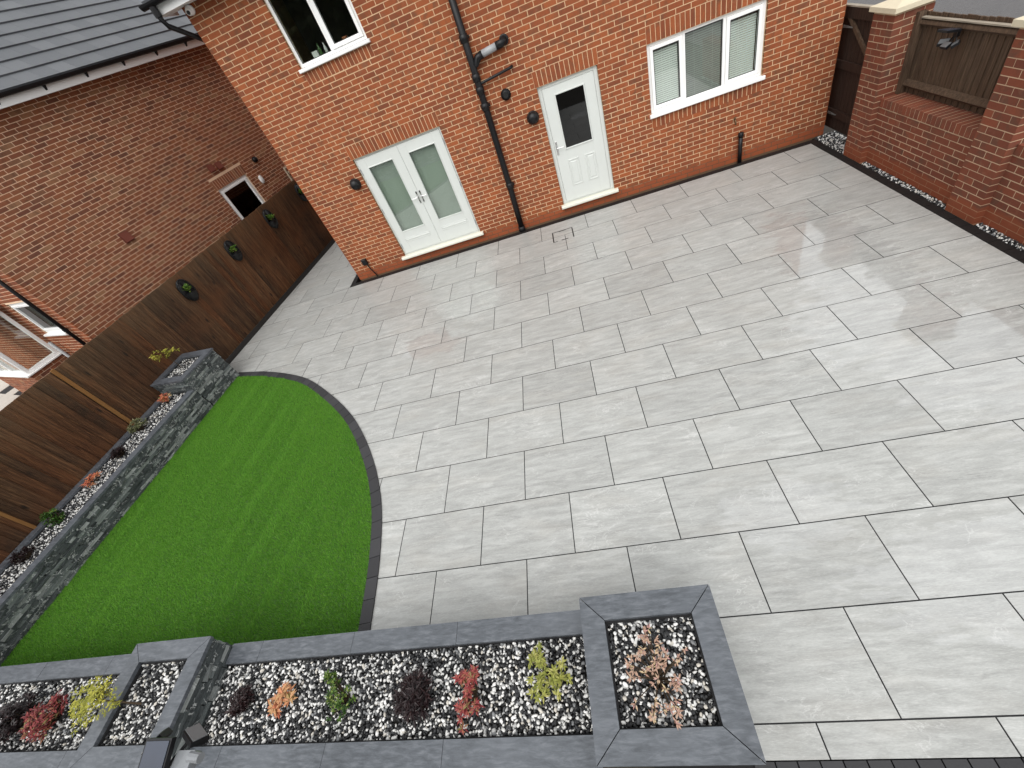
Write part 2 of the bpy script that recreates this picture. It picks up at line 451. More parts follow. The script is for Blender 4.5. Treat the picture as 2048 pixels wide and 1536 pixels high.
class G:
    """collects faces; everything is written in world coordinates through the frame m"""
    def __init__(s, m=None):
        s.v, s.f, s.r, s.m = [], [], [], I4 if m is None else m
    def add(s, vs, fs, rnd=0.0, m=None):
        mm = s.m if m is None else m
        vs = np.asarray(vs, float)
        vs = vs @ mm[:3, :3].T + mm[:3, 3]
        n = len(s.v)
        s.v.extend(vs.tolist())
        s.f.extend([tuple(i + n for i in f) for f in fs])
        s.r.extend([rnd] * len(fs))
        return s
    BF = [(0, 3, 2, 1), (4, 5, 6, 7), (0, 1, 5, 4), (1, 2, 6, 5), (2, 3, 7, 6), (3, 0, 4, 7)]
    def box(s, x0, x1, y0, y1, z0, z1, rnd=0.0, m=None):
        return s.add([(x0, y0, z0), (x1, y0, z0), (x1, y1, z0), (x0, y1, z0), (x0, y0, z1), (x1, y0, z1), (x1, y1, z1), (x0, y1, z1)], s.BF, rnd, m)
    def bbox(s, x0, x1, y0, y1, z0, z1, c=.006, rnd=0.0):
        """box with its four y-front edges chamfered (front = y0)"""
        vs = [(x0, y1, z0), (x1, y1, z0), (x1, y1, z1), (x0, y1, z1),
              (x0, y0 + c, z0), (x1, y0 + c, z0), (x1, y0 + c, z1), (x0, y0 + c, z1),
              (x0 + c, y0, z0 + c), (x1 - c, y0, z0 + c), (x1 - c, y0, z1 - c), (x0 + c, y0, z1 - c)]
        fs = [(0, 3, 2, 1), (0, 1, 5, 4), (1, 2, 6, 5), (2, 3, 7, 6), (3, 0, 4, 7), (4, 5, 9, 8), (5, 6, 10, 9), (6, 7, 11, 10), (7, 4, 8, 11), (8, 9, 10, 11)]
        return s.add(vs, fs, rnd)
    def prism(s, poly, z0, z1, rnd=0.0, m=None):
        n = len(poly)
        a = sum(poly[i][0] * poly[(i + 1) % n][1] - poly[(i + 1) % n][0] * poly[i][1] for i in range(n))
        if a < 0:
            poly = poly[::-1]
        vs = [(x, y, z0) for x, y in poly] + [(x, y, z1) for x, y in poly]
        fs = [tuple(range(n - 1, -1, -1)), tuple(range(n, 2 * n))] + [(i, (i + 1) % n, n + (i + 1) % n, n + i) for i in range(n)]
        return s.add(vs, fs, rnd, m)
    def tube(s, pts, r, n=10, rnd=0.0, cap=True):
        pts = [np.array(p, float) for p in pts]
        rr = r if hasattr(r, '__len__') else [r] * len(pts)
        vs, fs = [], []
        for i, p in enumerate(pts):
            d = pts[min(i + 1, len(pts) - 1)] - pts[max(i - 1, 0)]
            d /= np.linalg.norm(d) + 1e-12
            a = np.cross(d, (0, 0, 1.0) if abs(d[2]) < .9 else (1.0, 0, 0))
            a /= np.linalg.norm(a)
            b = np.cross(d, a)
            for k in range(n):
                t = 2 * math.pi * k / n
                vs.append(p + rr[i] * (math.cos(t) * a + math.sin(t) * b))
        for i in range(len(pts) - 1):
            for k in range(n):
                k2 = (k + 1) % n
                fs.append((i * n + k, i * n + k2, (i + 1) * n + k2, (i + 1) * n + k))
        if cap:
            fs.append(tuple(range(n - 1, -1, -1)))
            fs.append(tuple(range((len(pts) - 1) * n, len(pts) * n)))
        return s.add(vs, fs, rnd)
    def lathe(s, prof, c=(0, 0, 0), axis='z', n=20, rnd=0.0, sx=1.0):
        vs, fs = [], []
        for (r, h) in prof:
            for k in range(n):
                t = 2 * math.pi * k / n
                a, b = r * math.cos(t) * sx, r * math.sin(t)
                p = {'z': (a, b, h), 'y': (a, h, b), 'x': (h, a, b)}[axis]
                vs.append((p[0] + c[0], p[1] + c[1], p[2] + c[2]))
        for i in range(len(prof) - 1):
            for k in range(n):
                k2 = (k + 1) % n
                fs.append((i * n + k, i * n + k2, (i + 1) * n + k2, (i + 1) * n + k))
        fs.append(tuple(range(n - 1, -1, -1)))
        fs.append(tuple(range((len(prof) - 1) * n, len(prof) * n)))
        return s.add(vs, fs, rnd)
    def mesh(s, name, mat, smooth=False):
        me = bpy.data.meshes.new(name)
        me.from_pydata(s.v, [], s.f)
        at = me.attributes.new('rnd', 'FLOAT', 'FACE')
        at.data.foreach_set('value', np.array(s.r, dtype=np.float32))
        me.materials.append(mat)
        if smooth:
            me.polygons.foreach_set('use_smooth', [True] * len(me.polygons))
        me.update()
        return me
    def build(s, name, mat, parent=None, smooth=False, **tags):
        o = bpy.data.objects.new(name, s.mesh(name, mat, smooth))
        COL.objects.link(o)
        return hang(o, parent, **tags)

WM = {}
def hang(o, parent=None, **tags):
    if parent is not None:
        o.parent = parent
        o.matrix_parent_inverse = WM.get(parent.name, Matrix.Identity(4)).inverted()
    for k, v in tags.items():
        o[k] = v
    return o

def thing(name, label, cat, loc, group=None, rotz=0.0):
    o = bpy.data.objects.new(name, None)
    o.empty_display_size = .1
    COL.objects.link(o)
    o.location = loc
    o.rotation_euler = (0, 0, rotz)
    WM[o.name] = Matrix.Translation(loc) @ Matrix.Rotation(rotz, 4, 'Z')
    o['label'] = label
    o['category'] = cat
    if group: o['group'] = group
    return o

def raw_mesh(name, V, F, rnd, mat, smooth=False):
    """fast numpy mesh: all faces the same size"""
    me = bpy.data.meshes.new(name)
    k = F.shape[1]
    me.vertices.add(len(V)); me.loops.add(F.size); me.polygons.add(len(F))
    me.vertices.foreach_set('co', V.astype(np.float32).ravel())
    me.loops.foreach_set('vertex_index', F.astype(np.int32).ravel())
    me.polygons.foreach_set('loop_start', np.arange(0, F.size, k, dtype=np.int32))
    me.polygons.foreach_set('loop_total', np.full(len(F), k, dtype=np.int32))
    me.polygons.foreach_set('use_smooth', np.full(len(F), bool(smooth)))
    at = me.attributes.new('rnd', 'FLOAT', 'FACE')
    at.data.foreach_set('value', rnd.astype(np.float32))
    me.materials.append(mat)
    me.update(calc_edges=True)
    return me

# --- pieces: unit boxes placed by 4x4 frames; the largest in view become objects, the rest one joined part
UNIT = {}
def unit_mesh(key, mat, jitter=0.0, chamfer=0.0):
    k = (key, mat.name)
    if k not in UNIT:
        g = G()
        vs = [[x, y, z] for z in (-.5, .5) for (x, y) in ((-.5, -.5), (.5, -.5), (.5, .5), (-.5, .5))]
        if jitter:
            for q in vs:
                q[0] += random.uniform(-1, 1) * jitter * .25
                q[2] += random.uniform(-1, 1) * jitter * .5
                if q[1] < 0: q[1] += random.uniform(-1, 1) * jitter
        g.add(vs, G.BF)
        UNIT[k] = g.mesh(key, mat)
        UNIT[k].attributes.remove(UNIT[k].attributes['rnd'])
    return UNIT[k]

def view_area(Ms):
    """projected size in the photograph of unit boxes (0 when out of the frame)"""
    out = np.zeros(len(Ms))
    c = Ms[:, :3, 3] - CAM_C
    q = c @ CAM_R.T
    z = q[:, 2]
    ok = z > .3
    u = np.where(ok, q[:, 0] / np.where(ok, z, 1) * CAM_F, 9)
    v = np.where(ok, q[:, 1] / np.where(ok, z, 1) * CAM_F, 9)
    inside = ok & (abs(u) < .515) & (abs(v) < .39)
    # face y = -0.5 is the front: area of the front face seen at its slant
    X, Y, Z = Ms[:, :3, 0], Ms[:, :3, 1], Ms[:, :3, 2]
    best = np.zeros(len(Ms))
    for a, b in ((X, Z), (X, Y), (Y, Z)):
        nrm = np.cross(a, b)
        best += abs((nrm * c).sum(1)) / np.linalg.norm(c, axis=1)
    out[inside] = (best / np.maximum(z, .3) ** 2)[inside]
    return out

def emit(name, Ms, parent, mat, limit=300, rest=None, jitter=0.0, variants=1, base=None):
    Ms = np.array(Ms)
    area = view_area(Ms)
    order = np.argsort(-area)
    pick = [i for i in order[:limit] if area[i] > 0]
    ps = set(pick)
    meshes = [unit_mesh(name + str(k) if k else name, mat, jitter) for k in range(variants)]
    for i in pick:
        o = bpy.data.objects.new(name, random.choice(meshes))
        COL.objects.link(o)
        o.matrix_basis = Matrix(Ms[i].tolist())
        hang(o, parent)
    others = [i for i in range(len(Ms)) if i not in ps]
    if others:
        A = Ms[others]
        tpl = np.array([[x, y, z] for z in (-.5, .5) for (x, y) in ((-.5, -.5), (.5, -.5), (.5, .5), (-.5, .5))])
        T = np.repeat(tpl[None], len(A), 0)
        if jitter:
            J = rng.uniform(-1, 1, T.shape) * jitter * np.array([.25, 1, .5])
            J[:, tpl[:, 1] > 0, 1] = 0
            T = T + J
        V = np.einsum('nij,nkj->nki', A[:, :3, :3], T) + A[:, None, :3, 3]
        F = np.array(G.BF)[None] + (np.arange(len(A)) * 8)[:, None, None]
        me = raw_mesh(rest or name + '_rest', V.reshape(-1, 3), F.reshape(-1, 4), np.repeat(rng.random(len(A)), 6), mat)
        o = bpy.data.objects.new(rest or name + '_rest', me)
        COL.objects.link(o)
        hang(o, parent, kind='stuff')

def unitM(fr, x0, x1, y0, y1, z0, z1):
    m = np.eye(4)
    m[0, 0], m[1, 1], m[2, 2] = x1 - x0, y1 - y0, z1 - z0
    m[:3, 3] = ((x0 + x1) / 2, (y0 + y1) / 2, (z0 + z1) / 2)
    return fr @ m

def subtract(iv, holes):
    out = [iv]
    for (a, b) in holes:
        nx = []
        for (p, q) in out:
            if b <= p or a >= q: nx.append((p, q)); continue
            if a > p: nx.append((p, a))
            if b < q: nx.append((b, q))
        out = nx
    return out

def brick_courses(fr, u0, u1, z0, z1, holes, phase=0.0, depth=.03):
    """holes: (u0,u1,z0,z1); returns unit-box frames of stretcher-bond bricks facing local -y"""
    out = []
    n = int(round((z1 - z0) / .075))
    for k in range(n):
        za = z0 + k * .075
        hs = [(h[0], h[1]) for h in holes if h[2] < za + .06 and h[3] > za + .015]
        g0 = u0 + phase - (.1125 if k % 2 else 0.0) - .225
        for (sa, sb) in subtract((u0, u1), hs):
            cuts = [sa] + [x for x in np.arange(g0, u1 + .3, .225) if sa + .05 < x < sb - .05] + [sb]
            for a, b in zip(cuts, cuts[1:]):
                t = random.uniform(-.0015, .0012)
                e0 = .0 if a == u0 or (a == sa and a > u0) else .0055
                e1 = .0 if b == u1 or (b == sb and b < u1) else .0055
                out.append(unitM(fr, a + e0, b - e1, t, depth, za + .0055 + random.uniform(-.001, .001), za + .0695 + random.uniform(-.001, .001)))
    return out

def soldiers(fr, u0, u1, z0, z1, depth=.03):
    out = []
    n = max(1, int(round((u1 - u0) / .075)))
    p = (u1 - u0) / n
    for k in range(n):
        t = random.uniform(-.0015, .0012)
        out.append(unitM(fr, u0 + k * p + .005, u0 + (k + 1) * p - .005, t, depth, z0 + .005, z1 - .005))
    return out

def wall_panel(fr, u0, u1, z0, z1, holes, y0=.0028, y1=.25):
    us = sorted({u0, u1, *[x for h in holes for x in h[:2] if u0 < x < u1]})
    zs = sorted({z0, z1, *[x for h in holes for x in h[2:4] if z0 < x < z1]})
    g = G(fr)
    for a, b in zip(us, us[1:]):
        for c, d in zip(zs, zs[1:]):
            if not any(h[0] <= a + 1e-6 and h[1] >= b - 1e-6 and h[2] <= c + 1e-6 and h[3] >= d - 1e-6 for h in holes):
                g.box(a, b, y0, y1, c, d)
    return g

def ring(g, u0, u1, z0, z1, w, y0, y1, wb=None, wt=None):
    """rectangular frame: four bars butted end to end"""
    wb = wb or w; wt = wt or w
    g.bbox(u0, u0 + w, y0, y1, z0, z1)
    g.bbox(u1 - w, u1, y0, y1, z0, z1)
    g.bbox(u0 + w, u1 - w, y0, y1, z0, z0 + wb)
    g.bbox(u0 + w, u1 - w, y0, y1, z1 - wt, z1)

# ------------------------------------------------------------------ ground
def fence_x(y): return -9.283 + .15 * y
def tile_edge(y): return -9.073 + .15 * y
LF = frame((-7.605, 5.557, 0), (.98894, -.14834, 0), (.14834, .98894, 0))     # left bed: +x to the garden, +y along the fence

g = G()
g.box(-60, 60, -60, 80, -.30, -.10)
g.build('ground', M['ground'], kind='structure')

patio = G().prism([(tile_edge(-.3), -.168), (3.60, -.168), (3.60, 7.845), (-5.86, 7.845), (-5.86, 14.5), (tile_edge(14.5), 14.5)], -.09, -.0022).build('patio', M['grout'], kind='structure')

def clip(poly, a, b, c):
    """keep a*x+b*y+c >= 0"""
    out = []
    for i in range(len(poly)):
        p, q = poly[i], poly[(i + 1) % len(poly)]
        dp, dq = a * p[0] + b * p[1] + c, a * q[0] + b * q[1] + c
        if dp >= 0: out.append(p)
        if dp * dq < 0:
            t = dp / (dp - dq)
            out.append((p[0] + t * (q[0] - p[0]), p[1] + t * (q[1] - p[1])))
    return out

OUTER = [(-7.66, 5.61), (-6.79, 5.345), (-5.79, 4.865), (-5.06, 4.27), (-4.49, 3.70), (-4.105, 3.19), (-3.80, 2.68), (-3.615, 2.28), (-3.50, 1.95), (-3.42, 1.61), (-3.36, 1.25), (-3.315, .80), (-3.30, .60)]
def smooth_curve(P, n=12):
    P = [np.array(p) for p in P]
    P = [2 * P[0] - P[1]] + P + [2 * P[-1] - P[-2]]
    out = []
    for i in range(1, len(P) - 2):
        for k in range(n):
            t = k / n
            out.append(.5 * ((2 * P[i]) + (-P[i - 1] + P[i + 1]) * t + (2 * P[i - 1] - 5 * P[i] + 4 * P[i + 1] - P[i + 2]) * t * t + (-P[i - 1] + 3 * P[i] - 3 * P[i + 1] + P[i + 2]) * t ** 3))
    out.append(P[-2])
    return np.array(out)
KO = smooth_curve(OUTER)
for _ in range(6):
    KO[1:-1] = (KO[:-2] + 2 * KO[1:-1] + KO[2:]) / 4
tang = np.gradient(KO, axis=0)
tang /= np.linalg.norm(tang, axis=1)[:, None]
KN = np.c_[tang[:, 1], -tang[:, 0]]
if KN[len(KN) // 2][0] > 0: KN = -KN
KI = KO + KN * .122
def lawn_xmax(y, c=KI):
    return np.interp(y, c[::-1, 1], c[::-1, 0])
def left_x(y): return -7.605 - .15 * (5.557 - y)

SX, SY, J = .904, .604, .0045
for c in range(-1, 24):
    ph = 0 if c % 2 else .5
    for k in range(-13, 6):
        x0, x1 = (k + ph) * SX + J, (k + ph + 1) * SX - J
        y0, y1 = c * SY + J, (c + 1) * SY - J
        poly = [(x0, y0), (x1, y0), (x1, y1), (x0, y1)]
        poly = clip(poly, 1, -.15, 9.073)
        if poly: poly = clip(poly, 0, 1, .168)
        if poly: poly = clip(poly, -1, 0, 3.60)
        parts = []
        if poly:
            lo = clip(poly, 0, -1, 7.845)
            hi = clip(clip(poly, 0, 1, -7.845 - J) if poly else [], -1, 0, -5.86) if clip(poly, 0, 1, -7.845) else []
            if y1 > 7.845 and y0 < 7.845 and hi and lo:
                hi = clip(poly, -1, 0, -5.86)
                lo = clip(lo, 1, 0, 5.86 - .004)
            parts = [q for q in (lo, hi) if q and len(q) > 2]
        for q in parts:
            A = abs(sum(q[i][0] * q[(i + 1) % len(q)][1] - q[(i + 1) % len(q)][0] * q[i][1] for i in range(len(q)))) / 2
            if A < .004: continue
            cx, cy = sum(p[0] for p in q) / len(q), sum(p[1] for p in q) / len(q)
            if all(p[1] < .60 for p in q) and all(p[0] < -.45 for p in q): continue
            if all(p[0] < lawn_xmax(p[1]) - .05 and p[1] < 5.3 for p in q): continue
            if all(p[0] < left_x(p[1]) and p[1] < 5.6 for p in q): continue
            z = random.uniform(-.0008, .0008)
            G().prism(q, -.03, z).build('paving_slab', M['slab'], patio)

# dark setts: along the house, the right-hand wall and the front edge
bord = G().box(-5.87, 3.75, 7.848, 8.05, -.09, -.03).box(3.603, 3.72, -.30, 7.846, -.09, -.03).build('border_bed', M['soil'], kind='structure')
Ms = []
y = -.168
while y < 7.84:
    Ms.append(unitM(I4, 3.604, 3.716, y + .003, min(y + .197, 7.845), -.06, .004 + random.uniform(-.001, .001))); y += .2
x = -5.85
while x < 3.70:
    Ms.append(unitM(I4, x + .003, min(x + .197, 3.716), 7.849, 7.962, -.06, .004 + random.uniform(-.001, .001))); x += .2
y = 7.97
while y < 14:
    Ms.append(unitM(I4, -5.85, -5.74, y + .003, y + .197, -.06, .004)); y += .2
emit('border_sett', Ms, bord, M['blacksett'], 200)
Ms = []
x = -.42
while x < 3.7:
    Ms.append(unitM(I4, x + .004, x + .116, -.285, -.174, -.06, -.004 + random.uniform(-.002, .002))); x += .12
front_b = G().box(-1.0, 3.8, -.30, -.170, -.09, -.03).build('front_border_bed', M['grout'], kind='structure')
emit('border_sett', Ms, front_b, M['sett'], 60)

# kerb round the lawn
kerb = thing('lawn_kerb', 'curved charcoal sett kerb edging the green lawn', 'kerb', (-3.4, 1.6, 0))
seg = np.r_[0, np.cumsum(np.linalg.norm(np.diff(KO, axis=0), axis=1))]
L = seg[-1]
nse = int(L / .205)
for i in range(nse):
    a, b = i * L / nse + .0035, (i + 1) * L / nse - .0035
    ts = np.linspace(a, b, 3)
    po = [(np.interp(t, seg, KO[:, 0]), np.interp(t, seg, KO[:, 1])) for t in ts]
    pi = [(np.interp(t, seg, KI[:, 0]), np.interp(t, seg, KI[:, 1])) for t in ts]
    G().prism(po + pi[::-1], .001, .016 + random.uniform(-.0015, .0015)).build('sett', M['sett'], kerb)

# artificial lawn: backing and blades
n_in = len(KI)
lb_g = G()
ysl = np.linspace(.595, 5.44, 60)
lv_ = [(left_x(y), y, .006) for y in ysl] + [(max(left_x(y) + .01, lawn_xmax(y) + .004), y, .006) for y in ysl]
lb_g.add(lv_, [(i, 60 + i, 61 + i, i + 1) for i in range(59)])
lb_g.build('lawn_base', M['grassbase'], kind='structure')
NBL = 430000
P = np.c_[rng.uniform(-8.4, -3.3, NBL * 2), rng.uniform(.60, 5.62, NBL * 2)]
ok = (P[:, 0] < lawn_xmax(P[:, 1]) - .002) & (P[:, 0] > left_x(P[:, 1]) + .004)
P = P[ok][:NBL]
n = len(P)
h = rng.uniform(.016, .034, n)
ang = rng.uniform(0, 2 * np.pi, n)
wd = rng.uniform(.0016, .0030, n)
lean = rng.normal(0, .010, (n, 2)) + np.array([-.004, .010])
sx_ = (P - np.array([-7.6, 5.5])) @ np.array([.989, -.148]); sy_ = (P - np.array([-7.6, 5.5])) @ np.array([.148, .989])
wob = np.sin(sx_ * 11 + np.sin(sy_ * .9) * 1.5) + .8 * np.sin(sx_ * 23 + 1.3 + np.sin(sy_ * 1.4 + 2)) + .6 * np.sin(sx_ * 47 + np.sin(sy_ * 2.1))
wob = wob * (.55 + .45 * np.sin(sy_ * 1.7 + sx_ * 2.3))
lean = lean + wob[:, None] * np.array([.0022, .0075])
V = np.empty((n, 3, 3))
V[:, 0] = np.c_[P + np.c_[np.cos(ang), np.sin(ang)] * wd[:, None], np.full(n, .005)]
V[:, 1] = np.c_[P - np.c_[np.cos(ang), np.sin(ang)] * wd[:, None], np.full(n, .005)]
V[:, 2] = np.c_[P + lean, h]
me = raw_mesh('lawn', V.reshape(-1, 3), np.arange(n * 3).reshape(-1, 3), rng.random(n), M['grass'])
lawn = bpy.data.objects.new('lawn', me)
COL.objects.link(lawn)
hang(lawn, None, kind='stuff', label='bright green artificial lawn inside the curved kerb', category='lawn')

# dark strip between the paving and the left fence
G().prism([(tile_edge(5.6) - .004, 5.6), (tile_edge(14.5) - .004, 14.5), (fence_x(14.5) - .1, 14.5), (fence_x(5.6) - .1, 5.6)], -.09, -.02).build('soil_strip', M['soil'], kind='structure')

# road and neighbouring ground
G().box(4.9, 60, -30, 80, -.09, -.03).build('road', M['road'], kind='structure')
nb_patio = G().prism([(fence_x(-4) - .2, -4), (fence_x(6.2) - .2, 6.2), (-10.2, 8.5), (-24, 14), (-24, -4)], -.09, -.012).build('neighbour_patio', M['grout'], kind='structure')

# ------------------------------------------------------------------ the house
HF = frame((0, 8.06, 0), (1, 0, 0), (0, 1, 0))
house = thing('brick_house', 'orange-red brick house with sage doors and white windows facing the patio', 'house', (-.87, 8.06, 0))
DD = (-4.37, -2.595, .16, 2.245)
SDR = (-.80, .215, .16, 2.245)
WR = (1.0, 2.775, 1.20, 2.245)
WU = (-4.40, -3.15, 3.63, 4.86)
HX0, HX1, HZ = -5.63, 3.893, 4.86
openings = [DD, SDR, WR, WU]
sold = [(DD[0] - .03, DD[1] + .03, 2.245, 2.475), (SDR[0] - .03, SDR[1] + .03, 2.245, 2.475), (WR[0], WR[1], 2.245, 2.475), (WR[0], WR[1], 1.035, 1.20), (WU[0], WU[1], 3.455, 3.63)]
hw = wall_panel(HF, HX0 + .006, HX1 - .006, -.05, HZ, openings).build('wall', M['mortar'], house)
Ms = brick_courses(HF, HX0, HX1, .0 - .0, 4.875, openings + sold, phase=.0)
for s in sold:
    Ms += soldiers(HF, *s)
emit('brick', Ms, hw, M['brick'], 300, 'brickwork')
# side walls, back wall, ceiling: closed shell so the rooms are dark
side = G()
side.box(HX0 + .006, HX0 + .25, 8.312, 15.7, -.05, HZ)
side.box(HX1 - .25, HX1 - .006, 8.312, 15.7, -.05, HZ)
side.box(HX0 + .006, HX1 - .006, 15.702, 15.95, -.05, HZ)
side.build('side_wall', M['mortar'], house)
SFL = frame((HX0, 15.9, 0), (0, -1, 0), (1, 0, 0))
SFR = frame((HX1, 8.06, 0), (0, 1, 0), (-1, 0, 0))
Ms = brick_courses(SFL, 0, 7.84, 0, 4.875, [], .1125) + brick_courses(SFR, 0, 7.84, 0, 4.875, [], .1125)
emit('brick', Ms, house, M['brick'], 0, 'side_brickwork')
G().box(HX0 + .26, HX1 - .26, 8.35, 15.6, 2.55, 2.75).box(HX0 + .26, HX1 - .26, 8.35, 15.6, 4.88, 4.95).box(HX0 + .26, HX1 - .26, 11.2, 11.3, -.05, 2.54).box(HX0 + .26, HX1 - .26, 11.2, 11.3, 2.76, 4.86).build('room_partition', M['interior'], house)
# roof with eaves
rf = G()
rf.add([(-5.92, 7.70, 5.04), (4.2, 7.70, 5.04), (4.2, 12, 8.0), (-5.92, 12, 8.0), (-5.92, 7.72, 4.99), (4.2, 7.72, 4.99), (4.2, 12, 7.92), (-5.92, 12, 7.92)],
       [(0, 1, 2, 3), (7, 6, 5, 4), (0, 4, 5, 1), (3, 2, 6, 7), (0, 3, 7, 4), (1, 5, 6, 2)])
rf.add([(-5.92, 12.0, 8.0), (4.2, 12.0, 8.0), (4.2, 16.4, 5.0), (-5.92, 16.4, 5.0), (-5.92, 12.0, 7.92), (4.2, 12.0, 7.92), (4.2, 16.4, 4.92), (-5.92, 16.4, 4.92)],
       [(0, 1, 2, 3), (7, 6, 5, 4), (0, 4, 5, 1), (3, 2, 6, 7), (0, 3, 7, 4), (1, 5, 6, 2)])
roof = rf.build('roof', M['tile'], house)
gab = G()
gab.prism([(8.10, 4.97), (15.9, 4.97), (12, 7.85)], 0, .1, m=frame((HX0 + .02, 0, 0), (0, 1, 0), (0, 0, 1)))
gab.prism([(8.10, 4.97), (15.9, 4.97), (12, 7.85)], 0, .1, m=frame((HX1 - .12, 0, 0), (0, 1, 0), (0, 0, 1)))
gab.build('gable', M['brick'], house)
so = G()
so.box(-5.86, 4.15, 7.765, 8.056, 4.862, 4.875)
so.box(-5.86, -5.634, 8.058, 8.12, 4.862, 4.875)
so.build('soffit', M['soffit'], house)
G().box(-5.862, 4.15, 7.742, 7.763, 4.845, 5.03).box(-5.884, -5.864, 7.742, 8.3, 4.845, 5.02).build('fascia', M['soffit'], house)
gt = G()
prof = [(.062 * math.cos(t), -.062 * math.sin(t)) for t in np.linspace(0, math.pi, 9)]
for xa, xb in ((-5.95, 4.2),):
    vs = [(xa, 7.678 + p[0], 5.0 + p[1]) for p in prof] + [(xb, 7.678 + p[0], 5.0 + p[1]) for p in prof]
    gt.add(vs, [(i, i + 1, 10 + i - 0, 9 + i) for i in range(8)])
    gt.add([(xa, 7.678 + p[0], 5.0 + p[1]) for p in prof], [tuple(range(9))])
gt.lathe([(.05, 4.83), (.05, 4.95)], (-5.80, 7.685, 0), n=12)
gt.build('gutter', M['black'], house)

# windows and doors -----------------------------------------------------------
def pane(u0, u1, z0, z1, y, parent, mat='glass', fr=HF):
    G(fr).box(u0, u1, y, y + .006, z0, z1).build('pane', M[mat], parent)
def gasket(u0, u1, z0, z1, y, parent, fr=HF, wd=.008):
    g = G(fr)
    g.box(u0, u0 + wd, y - .002, y + .004, z0, z1).box(u1 - wd, u1, y - .002, y + .004, z0, z1)
    g.box(u0 + wd, u1 - wd, y - .002, y + .004, z0, z0 + wd).box(u0 + wd, u1 - wd, y - .002, y + .004, z1 - wd, z1)
    g.build('gasket', M['gasket'], parent)

# right-hand three-light window
wr = G(HF)
ring(wr, WR[0] + .002, WR[1] - .002, 1.262, 2.243, .045, .045, .115)
for u in (1.575, 2.185):
    wr.bbox(u - .022, u + .022, .047, .113, 1.307, 2.198)
win_r = wr.build('window', M['white'], house, label='wide white window with three panes and closed blinds')
for (a, b, op) in ((1.047, 1.551, True), (1.599, 2.161, False), (2.209, 2.728, True)):
    if op:
        s = G(HF)
        ring(s, a, b, 1.309, 2.196, .052, .028, .09)
        s.build('sash', M['white'], win_r)
        pa, pb, pz0, pz1 = a + .053, b - .053, 1.362, 2.143
        py = .045
    else:
        pa, pb, pz0, pz1, py = a, b, 1.309, 2.196, .075
    gasket(pa, pb, pz0, pz1, py, win_r)
    pane(pa, pb, pz0, pz1, py + .006, win_r)
    bl = G(HF)
    zz = pz0 + .012
    tilt = .010 if op else .0045
    while zz < pz1 - .02:
        hh = .0105 if op else .010
        bl.add([(pa + .012, .100 - tilt * .6, zz - hh), (pb - .012, .100 - tilt * .6, zz - hh), (pb - .012, .100 + tilt * .6, zz + hh), (pa + .012, .100 + tilt * .6, zz + hh),
                (pa + .012, .1012 - tilt * .6, zz - hh), (pb - .012, .1012 - tilt * .6, zz - hh), (pb - .012, .1012 + tilt * .6, zz + hh), (pa + .012, .1012 + tilt * .6, zz + hh)], G.BF, random.random())
        zz += .030
    for uu in (pa + .14, pb - .14):
        bl.box(uu - .002, uu + .002, .086, .088, pz0, pz1)
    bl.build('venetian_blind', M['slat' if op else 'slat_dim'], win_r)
G(HF).bbox(WR[0] - .03, WR[1] + .035, -.055, .10, 1.203, 1.258, .008).build('window_sill', M['white'], win_r)

# upper window, two lights
wu = G(HF)
ring(wu, WU[0] + .002, WU[1] - .002, 3.685, 4.858, .045, .045, .115)
wu.bbox(-3.80, -3.755, .047, .113, 3.73, 4.813)
win_u = wu.build('window', M['white'], house, label='upstairs white window with a dark reflection and bottles on its sill')
s = G(HF)
ring(s, -3.753, -3.197, 3.732, 4.811, .055, .028, .09)
s.build('sash', M['white'], win_u)
for (a, b, z0, z1, y) in ((-4.353, -3.802, 3.732, 4.811, .075), (-3.697, -3.253, 3.788, 4.755, .045)):
    gasket(a, b, z0, z1, y, win_u)
    pane(a, b, z0, z1, y + .006, win_u)
G(HF).bbox(WU[0] - .03, WU[1] + .03, -.055, .10, 3.633, 3.682, .008).build('window_sill', M['white'], win_u)
G(HF).box(WU[0] + .01, WU[1] - .01, .12, .38, 3.69, 3.715).build('inner_sill', M['white'], win_u)

